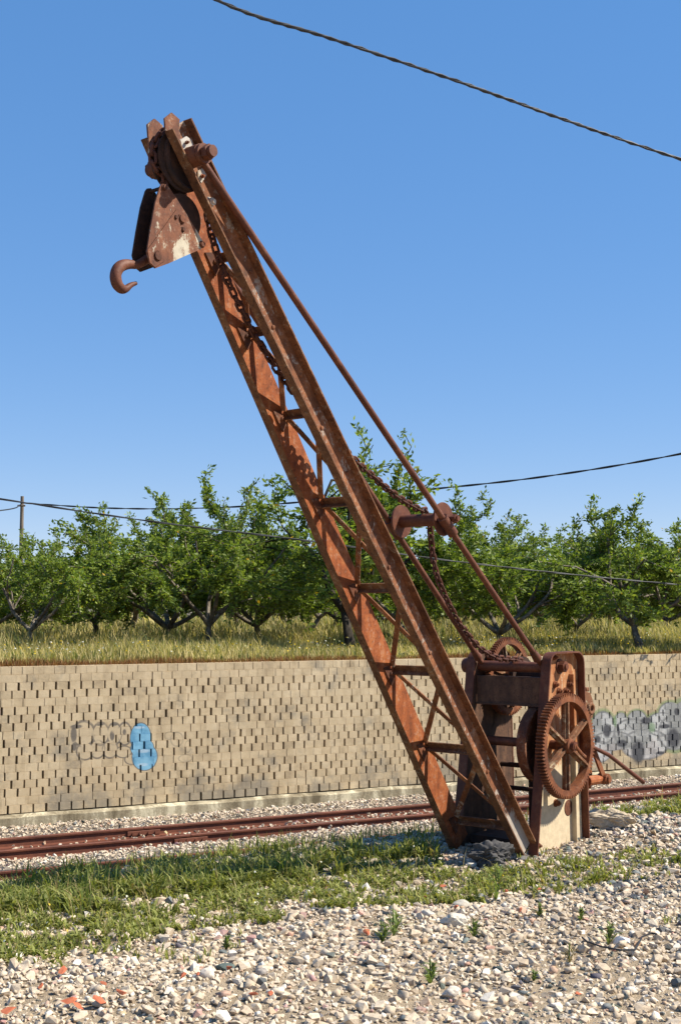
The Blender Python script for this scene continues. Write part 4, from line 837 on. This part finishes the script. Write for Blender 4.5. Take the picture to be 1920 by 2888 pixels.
# yellowish field wall glimpsed between the trunks
m = NT('dry_stone'); co = m.coord('Object'); vo = m.n.new('ShaderNodeTexVoronoi'); vo.feature = 'DISTANCE_TO_EDGE'; vo.inputs['Scale'].default_value = 3.2; m.t.links.new(co, vo.inputs['Vector']); n1 = m.noise(co, 6, 5, .6)
m.bump(vo.outputs[0], .8, .1); M_DRY = m.done(m.mix(m.step(vo.outputs[0], .0, .07), (.04, .035, .03), m.ramp(n1, [(.3, (.15, .135, .115)), (.7, (.3, .27, .23))])), .95, 0, .1)
mb = MB(); n = 60
for i in range(n + 1):
    u = -40 + 130 * i / n; h = .75 + .18 * math.sin(i * 2.3) + .1 * math.sin(i * 5.1); mb.v += [(u, -.25, -.3), (u, -.2, h), (u, .2, h), (u, .25, -.3)]
for i in range(n): mb.f += [(4 * i + k, 4 * i + k + 1, 4 * i + 5 + k, 4 * i + 4 + k) for k in range(3)]
fw = mb.build('field_wall', M_DRY, None, False); q = us(0, 50); fw.location = (q[0], q[1], float(gz(q[0], q[1]))); fw.rotation_euler = (0, 0, math.atan2(RH[1], RH[0])); tag(fw, 'low grey dry-stone field wall behind the almond trees', 'wall')

# ------------------------------------------------------------------ pole and cables
m = NT('cable'); M_CAB = m.done((.03, .032, .035), .5, 0, .4)
m = NT('pole_wood'); n1 = m.noise(m.coord('Object', scale=(1, 1, .1)), 30, 5, .6); M_POLE = m.done(m.ramp(n1, [(.3, (.10, .075, .055)), (.7, (.22, .18, .14))]), .9)
pq = aty(49 * DS, 1300 * DS, 46); pz = float(gz(pq[0], pq[1])); ptop = aty(49 * DS, 1143 * DS, 46)[2]
pole = MB(); pole.tube([(0, 0, -.4), (0, 0, ptop - pz)], [.10, .06], 10); pole.tube([(-.14, -.1, ptop - pz - .35), (.14, -.1, ptop - pz - .35)], .035, 6); pole = pole.build('utility_pole', M_POLE); pole.location = (pq[0], pq[1], pz); tag(pole, 'weathered wooden utility pole rising behind the orchard', 'utility pole')
def cable(name, pts, rad, label, strands=3, twist=2.2, seg=6):
    P = [Vector(p_) for p_ in pts]; S = []
    for i in range(len(P) - 1):
        p0, p1, p2, p3 = P[max(i - 1, 0)], P[i], P[i + 1], P[min(i + 2, len(P) - 1)]
        N_ = max(8, int((p2 - p1).length / (rad * 9)))
        for k in range(N_):
            t = k / N_; S.append(.5 * ((2 * p1) + (p2 - p0) * t + (2 * p0 - 5 * p1 + 4 * p2 - p3) * t * t + (3 * p1 - p0 - 3 * p2 + p3) * t ** 3))
    S.append(P[-1]); base = S[0].copy(); mb = MB(); acc = [0.0]
    for a_, b_ in zip(S, S[1:]): acc.append(acc[-1] + (b_ - a_).length)
    for j in range(strands):
        pts_ = []
        for i, p_ in enumerate(S):
            d = (S[min(i + 1, len(S) - 1)] - S[max(i - 1, 0)]).normalized(); x = d.cross(Vector((0, 0, 1))).normalized(); y = x.cross(d); a_ = 2 * math.pi * (j / strands) + acc[i] * twist
            pts_.append(p_ - base + (x * math.cos(a_) + y * math.sin(a_)) * (rad * .55 if strands > 1 else 0))
        mb.tube(pts_, rad * (.55 if strands > 1 else 1), seg)
    o = mb.build(name, M_CAB); o.location = base; return tag(o, label, 'cable')
cable('overhead_cable', [aty(x_ * DS, y_ * DS, Y) for x_, y_, Y in ((-500, -620, 9.5), (100, -232, 10.2), (495, -2, 10.8), (760, 88, 11.3), (1050, 186, 11.9), (1300, 276, 12.5), (1568, 367, 13.2), (2000, 500, 14.4), (2600, 640, 16))], .019, 'thick twisted black cable crossing the open sky above the crane', 3, 16)
cable('overhead_cable', [aty(x_ * DS, y_ * DS, Y) for x_, y_, Y in ((-700, 1030, 18.0), (-200, 1118, 18.6), (0, 1149, 18.9), (350, 1201, 19.6), (720, 1247, 20.6), (1090, 1298, 21.6), (1568, 1347, 23.5), (2100, 1385, 26))], .014, 'dark cable slanting in front of the almond trees behind the jib', 2, 4)
cable('overhead_cable', [aty(49 * DS, 1158 * DS, 45.9)] + [aty(x_ * DS, y_ * DS, Y) for x_, y_, Y in ((240, 1170, 43.5), (440, 1171, 41.5), (650, 1160, 39.5), (980, 1128, 36.5), (1250, 1098, 34.5), (1568, 1045, 32), (2100, 930, 29))], .028, 'thin far cable rising from the utility pole over the treetops', 2, 3)
cable('overhead_cable', [aty(-300 * DS, 1200 * DS, 40)] + [aty(0, 1176 * DS, 44)] + [aty(47 * DS, 1163 * DS, 45.9)], .022, 'short far cable reaching the utility pole past the picture edge', 1, 3)

scene.render.engine = 'CYCLES'
